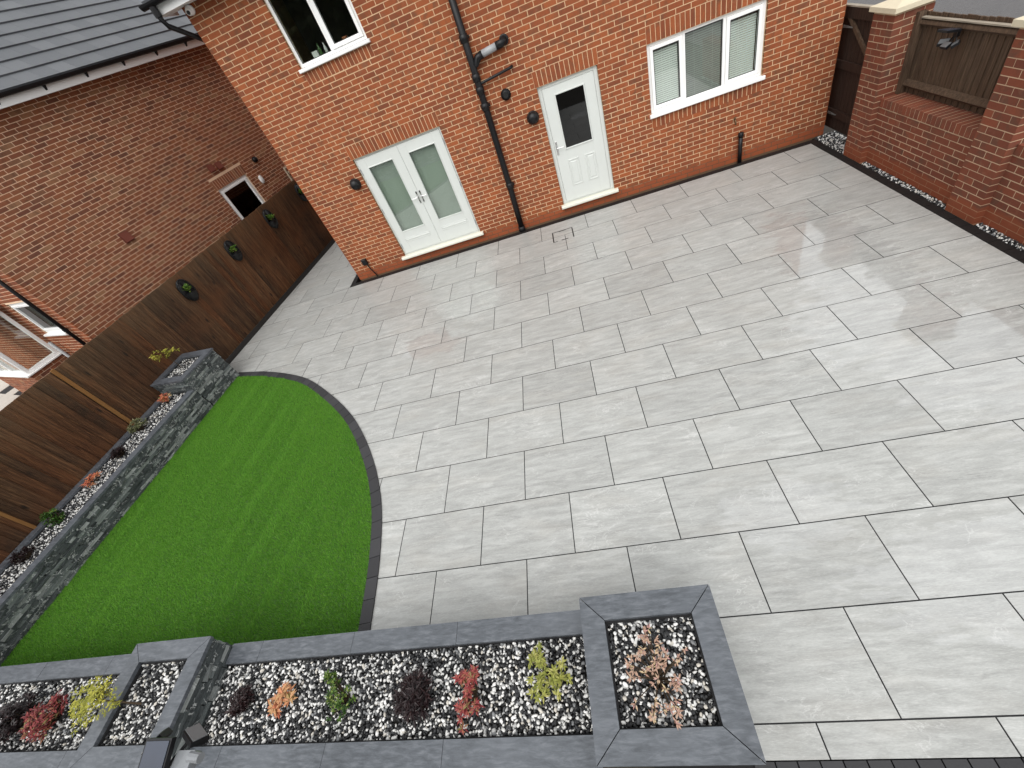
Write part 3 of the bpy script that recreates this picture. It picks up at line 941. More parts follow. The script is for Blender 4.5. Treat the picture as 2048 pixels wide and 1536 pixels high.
# double doors
dd = G(HF)
ring(dd, DD[0] + .002, DD[1] - .002, .222, 2.243, .035, .045, .125, .03, .035)
door_d = dd.build('double_door', M['sage'], house, label='pair of sage grey glazed doors with chrome lever handles')
for (a, b, sgn) in ((-4.333, -3.486, 1), (-3.482, -2.632, -1)):
    lf = G(HF)
    pa, pb = (a + .158, b - .178) if sgn > 0 else (a + .153, b - .165)
    z0, z1 = .255, 2.205
    lf.bbox(a, pa, .035, .09, z0, z1, .003)
    lf.bbox(pb, b, .035, .09, z0, z1, .003)
    lf.box(pa, pb, .036, .09, z0, .712).box(pa, pb, .036, .09, 2.028, z1)
    leaf = lf.build('door_leaf', M['sage'], door_d)
    bead = G(HF)
    ring(bead, pa - .012, pb + .012, .700, 2.040, .020, .026, .037)
    ring(bead, a + .135, b - .13, .480, .562, .012, .028, .037)
    bead.bbox(a + .16, b - .155, .026, .036, .503, .539, .008)
    bead.build('moulding', M['sage'], leaf)
    pane(pa + .008, pb - .008, .72, 2.02, .055, door_d)
    vb = G(HF)
    u = pa - .02
    while u < pb + .02:
        vb.box(u, u + .083, .115 + random.uniform(0, .004), .118 + random.uniform(.002, .006), .55, 2.06, random.random())
        vb.box(u + .080, u + .087, .1135, .1145, .55, 2.06, random.random())
        u += .086
    vb.build('vertical_blind', M['vslat'], door_d)
    hx = b - .035 if sgn > 0 else a + .035
    hd = G(HF)
    hd.bbox(hx - .016, hx + .016, .024, .034, 1.13, 1.37, .004)
    hd.tube([(hx, .03, 1.27), (hx, -.025, 1.27)], .009, 8)
    hd.tube([(hx, -.025, 1.27), (hx - sgn * .03, -.03, 1.268), (hx - sgn * .125, -.028, 1.262)], .0085, 8)
    hd.build('handle', M['chrome'], door_d)
    G(HF).box(hx - .006, hx + .006, .021, .0235, 1.16, 1.19).box(hx - .012, hx + .012, .0215, .0235, 1.325, 1.36).build('keyhole', M['black'], door_d)
    ex = a - .004 if sgn > 0 else b + .004
    for hz in (.43, 1.22, 2.0):
        G(HF).tube([(ex, .032, hz - .05), (ex, .032, hz + .05)], .009, 8).build('hinge', M['greypipe'], door_d)
G(HF).bbox(DD[0] - .075, DD[1] + .06, -.085, .12, .165, .219, .01).build('door_sill', M['cream'], door_d)

# single door
sdr = G(HF)
ring(sdr, SDR[0] + .002, SDR[1] - .002, .222, 2.243, .068, .045, .125, .025, .058)
door_s = sdr.build('back_door', M['sage'], house, label='single sage grey back door with black glass and two lower panels')
lf = G(HF)
a, b = -.728, .143
pa, pb, pz0, pz1 = -.53, -.042, 1.193, 2.05
lf.bbox(a, pa, .035, .09, .25, 2.183, .003).bbox(pb, b, .035, .09, .25, 2.183, .003)
lf.box(pa, pb, .036, .09, .25, pz0).box(pa, pb, .036, .09, pz1, 2.183)
leaf = lf.build('door_leaf', M['sage'], door_s)
bead = G(HF)
ring(bead, pa - .018, pb + .018, pz0 - .018, pz1 + .018, .024, .022, .035)
for (x0, x1) in ((-.545, -.342), (-.228, -.030)):
    ring(bead, x0, x1, .512, .992, .026, .027, .037)
    bead.bbox(x0 + .045, x1 - .045, .027, .036, .557, .947, .009)
bead.build('moulding', M['sage'], leaf)
pane(pa + .006, pb - .006, pz0 + .006, pz1 - .006, .052, door_s, 'darkglass')
hd = G(HF)
hd.bbox(-.705, -.673, .024, .034, 1.13, 1.36, .004)
hd.tube([(-.689, .03, 1.26), (-.689, -.025, 1.26)], .009, 8)
hd.tube([(-.689, -.025, 1.26), (-.66, -.03, 1.258), (-.56, -.028, 1.252)], .0085, 8)
hd.build('handle', M['chrome'], door_s)
G(HF).bbox(SDR[0] - .05, SDR[1] + .06, -.085, .12, .165, .219, .01).build('door_sill', M['cream'], door_s)

# things fixed to the house wall ------------------------------------------------
dp = thing('drainpipe', 'tall black soil pipe with two side branches between the doors', 'drainpipe', (-1.73, 7.98, 0))
Y = 7.985
G().tube([(-1.735, Y, 0.0), (-1.712, Y, .92), (-1.70, Y, 2.3), (-1.70, Y, 5.3)], .055, 16).build('pipe', M['black'], dp, True)
for z in (.045, .93, 2.28, 2.52, 2.70, 3.22):
    G().lathe([(.056, z - .055), (.068, z - .05), (.068, z + .05), (.056, z + .055)], (-1.704 if z > .5 else -1.733, Y, 0), n=16).build('collar', M['black'], dp, True)
for z in (.93, 2.28, 3.22):
    G().box(-1.78, -1.62, Y + .02, Y + .07, z - .02, z + .02).build('bracket', M['black'], dp)
br = G().tube([(-1.70, Y, 2.76), (-1.66, Y, 2.86), (-1.58, Y, 2.935), (-1.50, Y, 2.955)], .057, 14)
br.build('branch', M['black'], dp, True)
br = G().tube([(-1.26, Y, 2.978), (-1.17, Y, 2.985), (-1.135, Y + .02, 3.0), (-1.12, Y + .075, 3.01)], .058, 14)
br.build('elbow', M['black'], dp, True)
br = G().lathe([(.058, -.03), (.075, -.028), (.075, .0), (.058, .01)], (-1.12, Y + .06, 3.01), 'y', 16)
br.build('collar', M['black'], dp, True)
G().tube([(-1.50, Y, 2.955), (-1.26, Y, 2.978)], .052, 14).build('branch_pipe', M['greypipe'], dp, True, label='grey middle length of the upper branch')
G().tube([(-1.70, Y, 2.60), (-1.64, Y, 2.605), (-1.13, Y, 2.652), (-1.11, Y + .02, 2.655), (-1.105, Y + .08, 2.655)], .022, 10).build('waste_pipe', M['black'], dp, True)

def wall_light(x, z, label):
    t = thing('wall_light', label, 'light', (x, 8.06, z), 'black wall lights beside the doors')
    G().lathe([(.105, 8.055), (.108, 8.04), (.100, 8.02)], (x, 0, z), 'y', 24).build('back_plate', M['black'], t, True)
    pr = [(.098 * math.cos(a), 8.02 - .085 * math.sin(a)) for a in np.linspace(0, math.pi / 2 - .04, 9)]
    G().lathe(pr, (x, 0, z), 'y', 24).build('shade', M['black'], t, True)
    lv = G()
    for k in range(4):
        zz = z - .028 - k * .02
        hw_ = .09 * math.sqrt(max(.05, 1 - ((zz - z) / .1) ** 2))
        lv.box(x - hw_ * .8, x + hw_ * .8, 7.945 + k * .016, 7.99 + k * .012, zz - .003, zz + .003)
    lv.build('louvre', M['black'], t)
wall_light(-4.55, 1.86, 'round black wall light left of the double doors')
wall_light(-.975, 1.86, 'round black wall light left of the single back door')
vt = thing('wall_vent', 'small round black vent outlet above the back door light', 'vent', (-1.318, 8.06, 2.325))
G().lathe([(.085, 8.058), (.085, 8.035), (.06, 8.03), (.055, 7.985), (.045, 7.985)], (-1.318, 0, 2.325), 'y', 20).build('flange', M['black'], vt, True)
G().lathe([(.042, 7.984), (.042, 7.983)], (-1.318, 0, 2.325), 'y', 16).build('opening', M['gasket'], vt)
sk = thing('outdoor_socket', 'black outdoor socket with a cable low on the house corner', 'socket', (-5.28, 8.06, .33))
G(HF).bbox(-5.335, -5.225, -.075, -.002, .315, .445, .012).build('box', M['black'], sk)
G().tube([(-5.26, 8.02, .32), (-5.24, 8.02, .2), (-5.20, 8.03, .05), (-5.19, 8.03, -.02)], .012, 8).build('cable', M['black'], sk)
st = thing('stub_pipe', 'short black downpipe stub under the wide window', 'pipe', (2.475, 8.0, 0))
G().tube([(2.475, 8.0, -.02), (2.475, 8.0, .47)], .034, 12).build('pipe', M['black'], st, True)
G().lathe([(.036, .44), (.045, .44), (.045, .50), (.030, .51)], (2.475, 8.0, 0), n=12).build('socket_end', M['black'], st, True)
tp = thing('garden_tap', 'small brass tap on the wall above the stub pipe', 'tap', (2.37, 8.06, .70))
M['brass'] = simple('old brass', (.16, .11, .06), .4, .3, 20, .5, .7)
G().tube([(2.37, 8.06, .74), (2.37, 8.01, .74), (2.37, 7.985, .72), (2.37, 7.98, .67)], .013, 8).build('spout', M['brass'], tp, True)
G().tube([(2.37, 8.02, .745), (2.37, 8.02, .775)], .009, 8).box(2.345, 2.395, 8.012, 8.028, .775, .783).build('lever', M['brass'], tp)
cc = thing('security_camera', 'white dome security camera under the eaves at the house corner', 'camera', (-5.505, 8.06, 4.80))
G().lathe([(.06, 8.056), (.062, 8.02), (.05, 7.985)], (-5.505, 0, 4.80), 'y', 18).build('base', M['white'], cc, True)
G().lathe([(.05 * math.cos(a), 7.975 - .05 * math.sin(a)) for a in np.linspace(-.5, 1.4, 7)], (-5.505, 0, 4.785), 'y', 16).build('dome', M['white'], cc, True)
G().lathe([(.026, 7.93), (.024, 7.918)], (-5.495, 0, 4.772), 'y', 14).build('lens', M['gasket'], cc)
sw = thing('downpipe', 'black swan-neck downpipe from the house gutter corner', 'downpipe', (-5.80, 7.69, 4.6))
G().tube([(-5.80, 7.685, 4.90), (-5.80, 7.69, 4.80), (-5.79, 7.73, 4.72), (-5.70, 8.30, 4.46), (-5.69, 8.38, 4.36), (-5.69, 8.38, 0)], .036, 12).build('pipe', M['black'], sw, True)
# objects behind the upstairs window
for (x, z1, r, mt, nm, lab) in ((-4.12, .10, .03, 'bottle_b', 'carton', 'small white carton on the upstairs window sill'), (-4.02, .17, .026, 'bottle_a', 'bottle', 'green bottle on the upstairs sill beside the white carton'),
                                (-3.92, .15, .024, 'bottle_b', 'bottle', 'white bottle on the upstairs sill near the mullion'), (-3.55, .11, .045, 'clay', 'flower_pot', 'brown pot on the upstairs sill in the right pane')):
    g = G()
    if nm == 'carton':
        g.box(x - .05, x + .05, 8.24, 8.29, 3.716, 3.716 + z1)
    elif nm == 'bottle':
        g.lathe([(r, 3.716), (r, 3.716 + z1 * .6), (r * .4, 3.716 + z1 * .78), (r * .4, 3.716 + z1)], (x, 8.25, 0), n=12)
    else:
        g.lathe([(r * .7, 3.716), (r, 3.716 + z1), (r * .85, 3.716 + z1)], (x, 8.26, 0), n=14)
    g.build(nm, M[mt], None, nm != 'carton', label=lab, category=nm.replace('_', ' '))

mh = thing('manhole_cover', 'recessed tray manhole cover with black edge in the paving by the house', 'manhole cover', (-.94, 7.26, 0))
g = G()
x0, x1, y0, y1 = -1.142, -.738, 7.055, 7.455
g.box(x0, x0 + .02, y0, y1, .0012, .004).box(x1 - .02, x1, y0, y1, .0012, .004)
g.box(x0 + .02, x0 + .09, y0, y0 + .010, .0012, .004).box(x0 + .16, x0 + .29, y0, y0 + .018, .0012, .004)
g.box(x0 + .02, x1 - .02, y1 - .011, y1, .0012, .004).box(x0 + .14, x0 + .27, y1 - .024, y1 - .0112, .0012, .004)
g.build('rim', M['blacksett'], mh)

# ------------------------------------------------------------------ planters
def coping_piece(poly, z0, z1, parent, fr=I4, rnd=None):
    G(fr).prism(poly, z0, z1).build('coping_stone', M['coping'], parent)

def pier_coping(fr, x0, x1, y0, y1, w_, z0, z1, parent):
    j = .002
    o = [(x0, y0), (x1, y0), (x1, y1), (x0, y1)]
    i = [(x0 + w_, y0 + w_), (x1 - w_, y0 + w_), (x1 - w_, y1 - w_), (x0 + w_, y1 - w_)]
    cx, cy = (x0 + x1) / 2, (y0 + y1) / 2
    for k in range(4):
        k2 = (k + 1) % 4
        d = np.array(o[k2]) - np.array(o[k])
        d = d / np.linalg.norm(d) * j
        q = [np.array(o[k]) + d * 1.6, np.array(o[k2]) - d * 1.6, np.array(i[k2]) - d * 1.6, np.array(i[k]) + d * 1.6]
        coping_piece([tuple(p) for p in q], z0, z1, parent, fr)

def cladding(fr, u0, u1, z0, z1):
    """split-face strips on the plane y=0 of fr, facing local -y"""
    out = []
    nrow = max(1, int(round((z1 - z0) / .040)))
    hh = (z1 - z0) / nrow
    for k in range(nrow):
        u = u0
        while u < u1 - .01:
            l = random.choice((.09, .13, .17, .22, .28)) * random.uniform(.85, 1.15)
            if u1 - (u + l) < .05: l = u1 - u
            p = random.choice((0, .002, .004, .007, .010))
            out.append(unitM(fr, u + .0008, min(u + l, u1) - .0008, -.014 - p, .010, z0 + k * hh + .0007, z0 + (k + 1) * hh - .0007))
            u += l
    return out

def core(fr, x0, x1, y0, y1, z0, z1, parent, t=.13):
    g = G(fr)
    g.box(x0, x0 + t, y0, y1, z0, z1).box(x1 - t, x1, y0, y1, z0, z1)
    g.box(x0 + t, x1 - t, y0, y0 + t, z0, z1).box(x0 + t, x1 - t, y1 - t, y1, z0, z1)
    return g.build('wall_core', M['grout'], parent)

def soil_in(fr, x0, x1, y0, y1, z, parent):
    G(fr).box(x0, x1, y0, y1, z - .1, z).build('soil', M['soil'], parent)

ZB0, ZB1, ZP0, ZP1 = .430, .462, .672, .705
# front bed, x from -8.9 to -1.24, y from -.21 to .61
fb = thing('front_planter', 'long raised planter of grey coping in front of the lawn and patio', 'planter', (-5, .2, 0))
core(I4, -8.95, -1.10, -.185, .585, -.02, ZB0, fb)
soil_in(I4, -8.82, -1.23, -.055, .455, .395, fb)
def run(x_from, x_to, y0, y1, joints):
    xs = [x_from] + [x for x in joints if x_from < x < x_to] + [x_to]
    for a, b in zip(xs, xs[1:]):
        coping_piece([(a + .0015, y0), (b - .0015, y0), (b - .0015, y1), (a + .0015, y1)], ZB0 + .001, ZB1 + random.uniform(-.0006, .0006), fb)
run(-4.352, -1.252, .462, .612, [-4.03, -3.13, -2.23])
run(-4.352, -1.252, -.210, -.065, [-4.05, -3.15, -2.26])
run(-8.30, -5.186, .462, .612, [-7.55, -6.66, -5.76])
run(-8.95, -5.186, -.210, -.065, [-8.2, -7.4, -6.5, -5.66])
FFR = frame((-8.30, .588, 0), (-1, 0, 0), (0, -1, 0))    # facing the lawn (+y)
Ms = cladding(frame((-1.25, .588, 0), (-1, 0, 0), (0, -1, 0)), 0, 3.10, .0, ZB0) + cladding(frame((-5.19, .588, 0), (-1, 0, 0), (0, -1, 0)), 0, 3.1, .0, ZB0)
emit('stone', Ms, fb, M['stone'], 60, 'stone_cladding', .16, 6)

def corner_pier(label, x0, x1, y0, y1, fr=I4, faces=('+x', '-x', '+y'), limit=120):
    c = fr @ np.array([(x0 + x1) / 2, (y0 + y1) / 2, 0, 1])
    t = thing('planter_pier', label, 'planter', tuple(c[:3]), 'square corner planters')
    core(fr, x0 + .025, x1 - .025, y0 + .025, y1 - .025, -.02, ZP0, t)
    soil_in(fr, x0 + .14, x1 - .14, y0 + .14, y1 - .14, .628, t)
    pier_coping(fr, x0, x1, y0, y1, .146, ZP0 + .001, ZP1, t)
    Ms = []
    d = .026
    if '+x' in faces: Ms += cladding(fr @ frame((x1 - d, y0 + d, 0), (0, 1, 0), (-1, 0, 0)), 0, y1 - y0 - 2 * d, 0, ZP0)
    if '-x' in faces: Ms += cladding(fr @ frame((x0 + d, y1 - d, 0), (0, -1, 0), (1, 0, 0)), 0, y1 - y0 - 2 * d, 0, ZP0)
    if '+y' in faces: Ms += cladding(fr @ frame((x1 - d, y1 - d, 0), (-1, 0, 0), (0, -1, 0)), 0, x1 - x0 - 2 * d, 0, ZP0)
    if '-y' in faces: Ms += cladding(fr @ frame((x0 + d, y0 + d, 0), (1, 0, 0), (0, 1, 0)), 0, x1 - x0 - 2 * d, 0, ZP0)
    emit('stone', Ms, t, M['stone'], limit, 'stone_cladding', .16, 6)
    return t
corner_pier('square grey planter with a peach leaved acer at the near right', -1.249, -.428, -.213, .613)
corner_pier('square grey planter with a lime acer beside the front bed and lawn', -5.182, -4.356, -.213, .616)
corner_pier('far square slate planter against the dark fence at the lawn corner', -.835, .012, -.840, .0, LF, ('+x', '+y', '-y'), 160)

# left bed along the fence
lb = thing('side_planter', 'long slate clad raised planter along the dark side fence', 'planter', (-8.2, 3.0, 0), rotz=R(-8.53))
core(LF, -.80, -.012, -4.93, -.70, -.02, ZB0, lb)
soil_in(LF, -.70, -.14, -4.92, -.85, .395, lb)
js = [-.842, -1.42, -2.32, -3.22, -4.12, -4.93]
for a, b in zip(js, js[1:]):
    for (xa, xb) in ((-.128, .018), (-.815, -.672)):
        coping_piece([(xa, b + .0015), (xb, b + .0015), (xb, a - .0015), (xa, a - .0015)], ZB0 + .001, ZB1 + random.uniform(-.0006, .0006), lb, LF)
Ms = cladding(LF @ frame((-.004, -4.93, 0), (0, 1, 0), (-1, 0, 0)), 0, 4.09, 0, ZB0)
emit('stone', Ms, lb, M['stone'], 300, 'stone_cladding', .16, 6)

# pebbles ----------------------------------------------------------------------
def ico(sub):
    t = (1 + 5 ** .5) / 2
    v = [(-1, t, 0), (1, t, 0), (-1, -t, 0), (1, -t, 0), (0, -1, t), (0, 1, t), (0, -1, -t), (0, 1, -t), (t, 0, -1), (t, 0, 1), (-t, 0, -1), (-t, 0, 1)]
    f = [(0, 11, 5), (0, 5, 1), (0, 1, 7), (0, 7, 10), (0, 10, 11), (1, 5, 9), (5, 11, 4), (11, 10, 2), (10, 7, 6), (7, 1, 8), (3, 9, 4), (3, 4, 2), (3, 2, 6), (3, 6, 8), (3, 8, 9), (4, 9, 5), (2, 4, 11), (6, 2, 10), (8, 6, 7), (9, 8, 1)]
    v = [np.array(p) / np.linalg.norm(p) for p in v]
    for _ in range(sub):
        mid, nf = {}, []
        def mp(a, b):
            k = (min(a, b), max(a, b))
            if k not in mid:
                p = v[a] + v[b]
                v.append(p / np.linalg.norm(p)); mid[k] = len(v) - 1
            return mid[k]
        for a, b, c in f:
            ab, bc, ca = mp(a, b), mp(b, c), mp(c, a)
            nf += [(a, ab, ca), (b, bc, ab), (c, ca, bc), (ab, bc, ca)]
        f = nf
    return np.array(v), np.array(f)

def pebbles(name, label, fr, regions, z, sp, size, sub, avoid=()):
    TV, TF = ico(sub)
    pts = []
    for (x0, x1, y0, y1) in regions:
        for layer in range(2):
            xs = np.arange(x0 + sp * .4, x1 - sp * .3, sp)
            ys = np.arange(y0 + sp * .4, y1 - sp * .3, sp)
            X, Yy = np.meshgrid(xs, ys)
            k = X.size
            p = np.c_[X.ravel() + (sp / 2 if layer else 0), Yy.ravel() + (sp / 2 if layer else 0), np.full(k, z + (.006 if layer else -.004))]
            p += rng.uniform(-1, 1, p.shape) * np.array([sp * .42, sp * .42, .006])
            p[:, 0] = np.clip(p[:, 0], x0 + size, x1 - size); p[:, 1] = np.clip(p[:, 1], y0 + size, y1 - size)
            pts.append(p)
    P = np.concatenate(pts)
    n = len(P)
    S = size * rng.uniform(.62, 1.25, n)[:, None] * np.c_[rng.uniform(.9, 1.45, n), rng.uniform(.65, 1.0, n), rng.uniform(.5, .8, n)]
    q = rng.normal(size=(n, 4)); q[:, 1:3] *= .45
    q /= np.linalg.norm(q, axis=1)[:, None]
    w0, x_, y_, z_ = q.T
    Rm = np.empty((n, 3, 3))
    Rm[:, 0] = np.c_[1 - 2 * (y_ ** 2 + z_ ** 2), 2 * (x_ * y_ - z_ * w0), 2 * (x_ * z_ + y_ * w0)]
    Rm[:, 1] = np.c_[2 * (x_ * y_ + z_ * w0), 1 - 2 * (x_ ** 2 + z_ ** 2), 2 * (y_ * z_ - x_ * w0)]
    Rm[:, 2] = np.c_[2 * (x_ * z_ - y_ * w0), 2 * (y_ * z_ + x_ * w0), 1 - 2 * (x_ ** 2 + y_ ** 2)]
    T = TV[None] * (1 + rng.uniform(-.14, .14, (n, len(TV), 1)))
    V = np.einsum('nij,nkj->nki', Rm, T * S[:, None, :]) + P[:, None]
    V = V.reshape(-1, 3) @ fr[:3, :3].T + fr[:3, 3]
    F = (TF[None] + (np.arange(n) * len(TV))[:, None, None]).reshape(-1, 3)
    me = raw_mesh(name, V, F, np.repeat(rng.random(n), len(TF)), M['pebble'], True)
    o = bpy.data.objects.new(name, me)
    COL.objects.link(o)
    hang(o, None, kind='stuff', label=label, category='pebbles')
pebbles('pebbles', 'black and white pebbles filling the near front planter', I4, [(-4.36, -1.25, -.064, .461)], .408, .0215, .0118, 1)
pebbles('pebbles', 'black and white pebbles filling the near left end of the front planter', I4, [(-8.3, -5.18, -.064, .461)], .408, .025, .0132, 0)
pebbles('pebbles', 'black and white pebbles in the near right square planter', I4, [(-1.103, -.574, -.067, .467)], .640, .0215, .0118, 1)
pebbles('pebbles', 'black and white pebbles in the square planter with the lime acer', I4, [(-5.036, -4.502, -.067, .470)], .640, .0215, .0118, 1)
pebbles('pebbles', 'black and white pebbles in the far square planter by the fence', LF, [(-.689, -.134, -.694, -.146)], .645, .025, .0132, 0)
pebbles('pebbles', 'black and white pebbles in the long side planter by the fence', LF, [(-.671, -.129, -4.92, -.845)], .412, .025, .0132, 0)
pebbles('pebbles', 'strip of pale and black pebbles between the right border and brick wall', I4, [(3.722, 3.80, 4.86, 6.62), (3.722, 3.80, 2.0, 4.40), (3.725, 4.06, 7.09, 8.03)], .0, .025, .0132, 0)
G().box(3.719, 4.2, 1.9, 8.05, -.09, -.015).build('gravel_bed', M['soil'], kind='structure')

# ------------------------------------------------------------------ plants
def leaf_faces(base, d, up, l, wd):
    """one folded leaf: 4 triangles"""
    d = d / np.linalg.norm(d)
    s = np.cross(d, up); s /= np.linalg.norm(s) + 1e-9
    nn = np.cross(s, d)
    m1 = base + d * l * .45 + nn * l * .06
    return [base, m1 + s * wd, m1 - nn * wd * .35, m1 - s * wd, base + d * l - nn * l * .12], [(0, 1, 2), (0, 2, 3), (1, 4, 2), (2, 4, 3)]

def plant(name, label, cat, base, spread, height, mat, clumps, per, leaf, width, up_bias=.35, stems=True, seedv=0, group=None, lean=(0, 0), tiers=None, flat=.6, core_r=0.0, stem_mat='stem', trunk=None):
    rs = np.random.default_rng(seedv + 5)
    t = thing(name, label, cat, base, group)
    b = np.array(base, float)
    g, sg = G(), G()
    heads = []
    for k in range(clumps):
        a = rs.uniform(0, 2 * np.pi)
        rr = math.sqrt(rs.uniform(core_r, 1))
        hz = height * rs.uniform(1 - flat, 1) * (1 - .35 * rr * rr)
        if tiers is not None:
            tx, ty, tz, tr = tiers[k % len(tiers)]
            heads.append(b + np.array([tx + rs.normal(0, tr), ty + rs.normal(0, tr), tz + rs.normal(0, tr * .5)]))
        else:
            heads.append(b + np.array([math.cos(a) * rr * spread + lean[0] * hz, math.sin(a) * rr * spread + lean[1] * hz, hz]))
    for hp in heads:
        ax = hp - b; ax[2] += height * .6; ax /= np.linalg.norm(ax)
        tone = rs.uniform(0, .55)
        for i in range(per):
            a = rs.uniform(0, 2 * np.pi)
            dv = np.array([math.cos(a), math.sin(a), 0.0]) + ax * rs.uniform(-.1, 1.0) * (up_bias * 2) + rs.normal(0, .12, 3)
            l = leaf * rs.uniform(.65, 1.2)
            vs, fs = leaf_faces(hp + rs.normal(0, leaf * .12, 3), dv, np.array([rs.normal(0, .2), rs.normal(0, .2), 1.0]), l, width * rs.uniform(.8, 1.2))
            g.add(vs, fs, (tone + rs.uniform(0, .45)) % 1.0)
        if stems:
            midp = (b + hp) / 2 + np.array([0, 0, -.1 * height]) * rs.uniform(0, 1)
            sg.tube([b + rs.normal(0, .006, 3) * [1, 1, 0] - [0, 0, .02], midp, hp], [.004, .003, .002], 5)
    if trunk is not None:
        tp_ = [b + np.array(q) for q in trunk]
        sg.tube(tp_, [.009] + [.006] * (len(tp_) - 1), 6)
        for hp in heads[::5]:
            sg.tube([tp_[-1], (tp_[-1] + hp) / 2 + [0, 0, .02], hp], [.004, .003, .002], 5)
        sg.build('stem', M[stem_mat], t)
    if stems:
        sg.build('stem', M[stem_mat], t)
    g.build('foliage', M[mat], t, kind='stuff')
    return t
ZS = .415
plant('shrub', 'small round blackish plum shrub in the front bed beside the lime acer planter', 'shrub', (-4.01, .20, ZS), .085, .12, 'l_dark', 70, 9, .035, .008, seedv=1)
plant('shrub', 'coral orange whorled leaf shrub in the front bed', 'shrub', (-3.60, .185, ZS), .075, .13, 'l_orange', 8, 12, .068, .0105, .18, seedv=2, flat=.3)
plant('shrub', 'spiky upright glossy green shrub in the front bed', 'shrub', (-3.09, .18, ZS), .085, .26, 'l_green', 60, 8, .027, .0065, .5, seedv=3, tiers=[(-.05, -.05, .08, .03), (.05, -.05, .09, .03), (.0, .0, .13, .035), (-.07, .01, .10, .02), (.02, .05, .19, .02), (.02, .08, .25, .014), (.0, .10, .29, .01)])
plant('shrub', 'larger blackish plum shrub in the front bed between green and red shrubs', 'shrub', (-2.50, .17, ZS), .115, .15, 'l_dark', 60, 10, .065, .007, .45, seedv=4)
plant('shrub', 'crimson red shrub with a few green tips in the front bed', 'shrub', (-2.06, .17, ZS), .10, .17, 'l_red', 34, 13, .038, .0055, .3, seedv=5, tiers=[(.03, .08, .15, .035), (.01, .03, .14, .035), (-.06, .07, .13, .02), (-.03, -.06, .13, .035), (0, -.10, .10, .03)])
plant('shrub', 'yellow green variegated shrub in the front bed by the peach acer', 'shrub', (-1.535, .225, ZS), .12, .16, 'l_yel', 40, 12, .038, .006, .3, seedv=6, tiers=[(-.07, .10, .12, .035), (0, .05, .14, .04), (.09, .02, .13, .03), (.02, -.06, .14, .04), (-.05, -.03, .12, .04)])
plant('acer_sapling', 'sparse peach and pink acer in the near right square planter', 'acer', (-.845, .165, .645), .17, .22, 'l_acer', 64, 6, .027, .0042, .1, seedv=7, tiers=[(-.03, .16, .19, .03), (.02, .07, .25, .04), (.10, .04, .22, .04), (-.13, -.01, .17, .035), (0, -.02, .25, .04), (.07, -.08, .20, .03), (-.06, -.18, .14, .03), (.05, -.17, .15, .025), (-.08, .06, .2, .04)])
plant('acer_sapling', 'lime yellow acer leaning over its square planter edge', 'acer', (-4.80, .19, .645), .25, .45, 'l_lime', 120, 8, .036, .0042, .1, seedv=8, stems=False, trunk=[(0, 0, -.03), (-.10, .0, .12), (-.19, .0, .24)], tiers=[(-.10, .0, .30, .05), (-.20, .02, .31, .05), (-.30, -.02, .27, .05), (-.42, .04, .20, .05), (-.16, -.06, .28, .05), (-.10, .05, .31, .04), (-.52, -.01, .15, .05), (-.36, .07, .22, .05), (-.34, -.08, .18, .05), (-.05, -.05, .22, .04)])
plant('shrub', 'wide dark plum shrub at the left end of the front bed', 'shrub', (-6.50, .17, ZS), .16, .20, 'l_dark', 90, 9, .055, .009, .4, seedv=9)
plant('shrub', 'dull red shrub in the front bed under the lime acer', 'shrub', (-6.10, .165, ZS), .15, .20, 'l_red', 70, 10, .05, .007, .3, seedv=10)
pb = LF @ np.array([-.46, -.40, .645, 1])
plant('acer_sapling', 'bright yellow acer standing in the far square planter by the fence', 'acer', tuple(pb[:3]), .16, .4, 'l_lime', 36, 8, .055, .009, .15, seedv=11, stems=False, trunk=[(0, 0, -.03), (-.01, .0, .12), (-.02, -.01, .30)], tiers=[(.0, .04, .33, .05), (-.03, -.05, .38, .05), (.05, .06, .36, .045), (-.06, -.12, .46, .045), (.02, -.02, .44, .04)])
def lbp(x, y, z=ZS):
    p = LF @ np.array([x, y, z, 1]); return tuple(p[:3])
plant('shrub', 'coral red whorled shrub next to the far square planter', 'shrub', lbp(-.50, -1.05), .10, .18, 'l_orange', 12, 12, .075, .011, .2, seedv=12)
plant('shrub', 'grey green variegated shrub in the side bed below the pale batten', 'shrub', lbp(-.52, -1.62), .13, .20, 'l_greygreen', 40, 12, .055, .009, .3, seedv=13)
plant('shrub', 'dark plum shrub in the side bed between grey green and orange shrubs', 'shrub', lbp(-.42, -2.15), .10, .16, 'l_dark', 60, 9, .045, .007, .4, seedv=14)
plant('shrub', 'pale orange whorled shrub midway along the side bed', 'shrub', lbp(-.47, -2.62), .10, .17, 'l_orange', 11, 12, .08, .011, .2, seedv=15)
plant('shrub', 'bright green shrub with long shoots in the side bed', 'shrub', lbp(-.45, -3.22), .12, .20, 'l_green', 60, 9, .045, .010, .4, seedv=16, flat=.85, lean=(-.5, 0))
plant('shrub', 'dark plum shrub near the left edge of the side bed', 'shrub', lbp(-.42, -3.75), .11, .17, 'l_dark', 60, 9, .045, .007, .4, seedv=17)
plant('shrub', 'rust red shrub at the nearest end of the side bed', 'shrub', lbp(-.40, -4.28), .11, .17, 'l_red', 50, 10, .045, .008, .3, seedv=18)

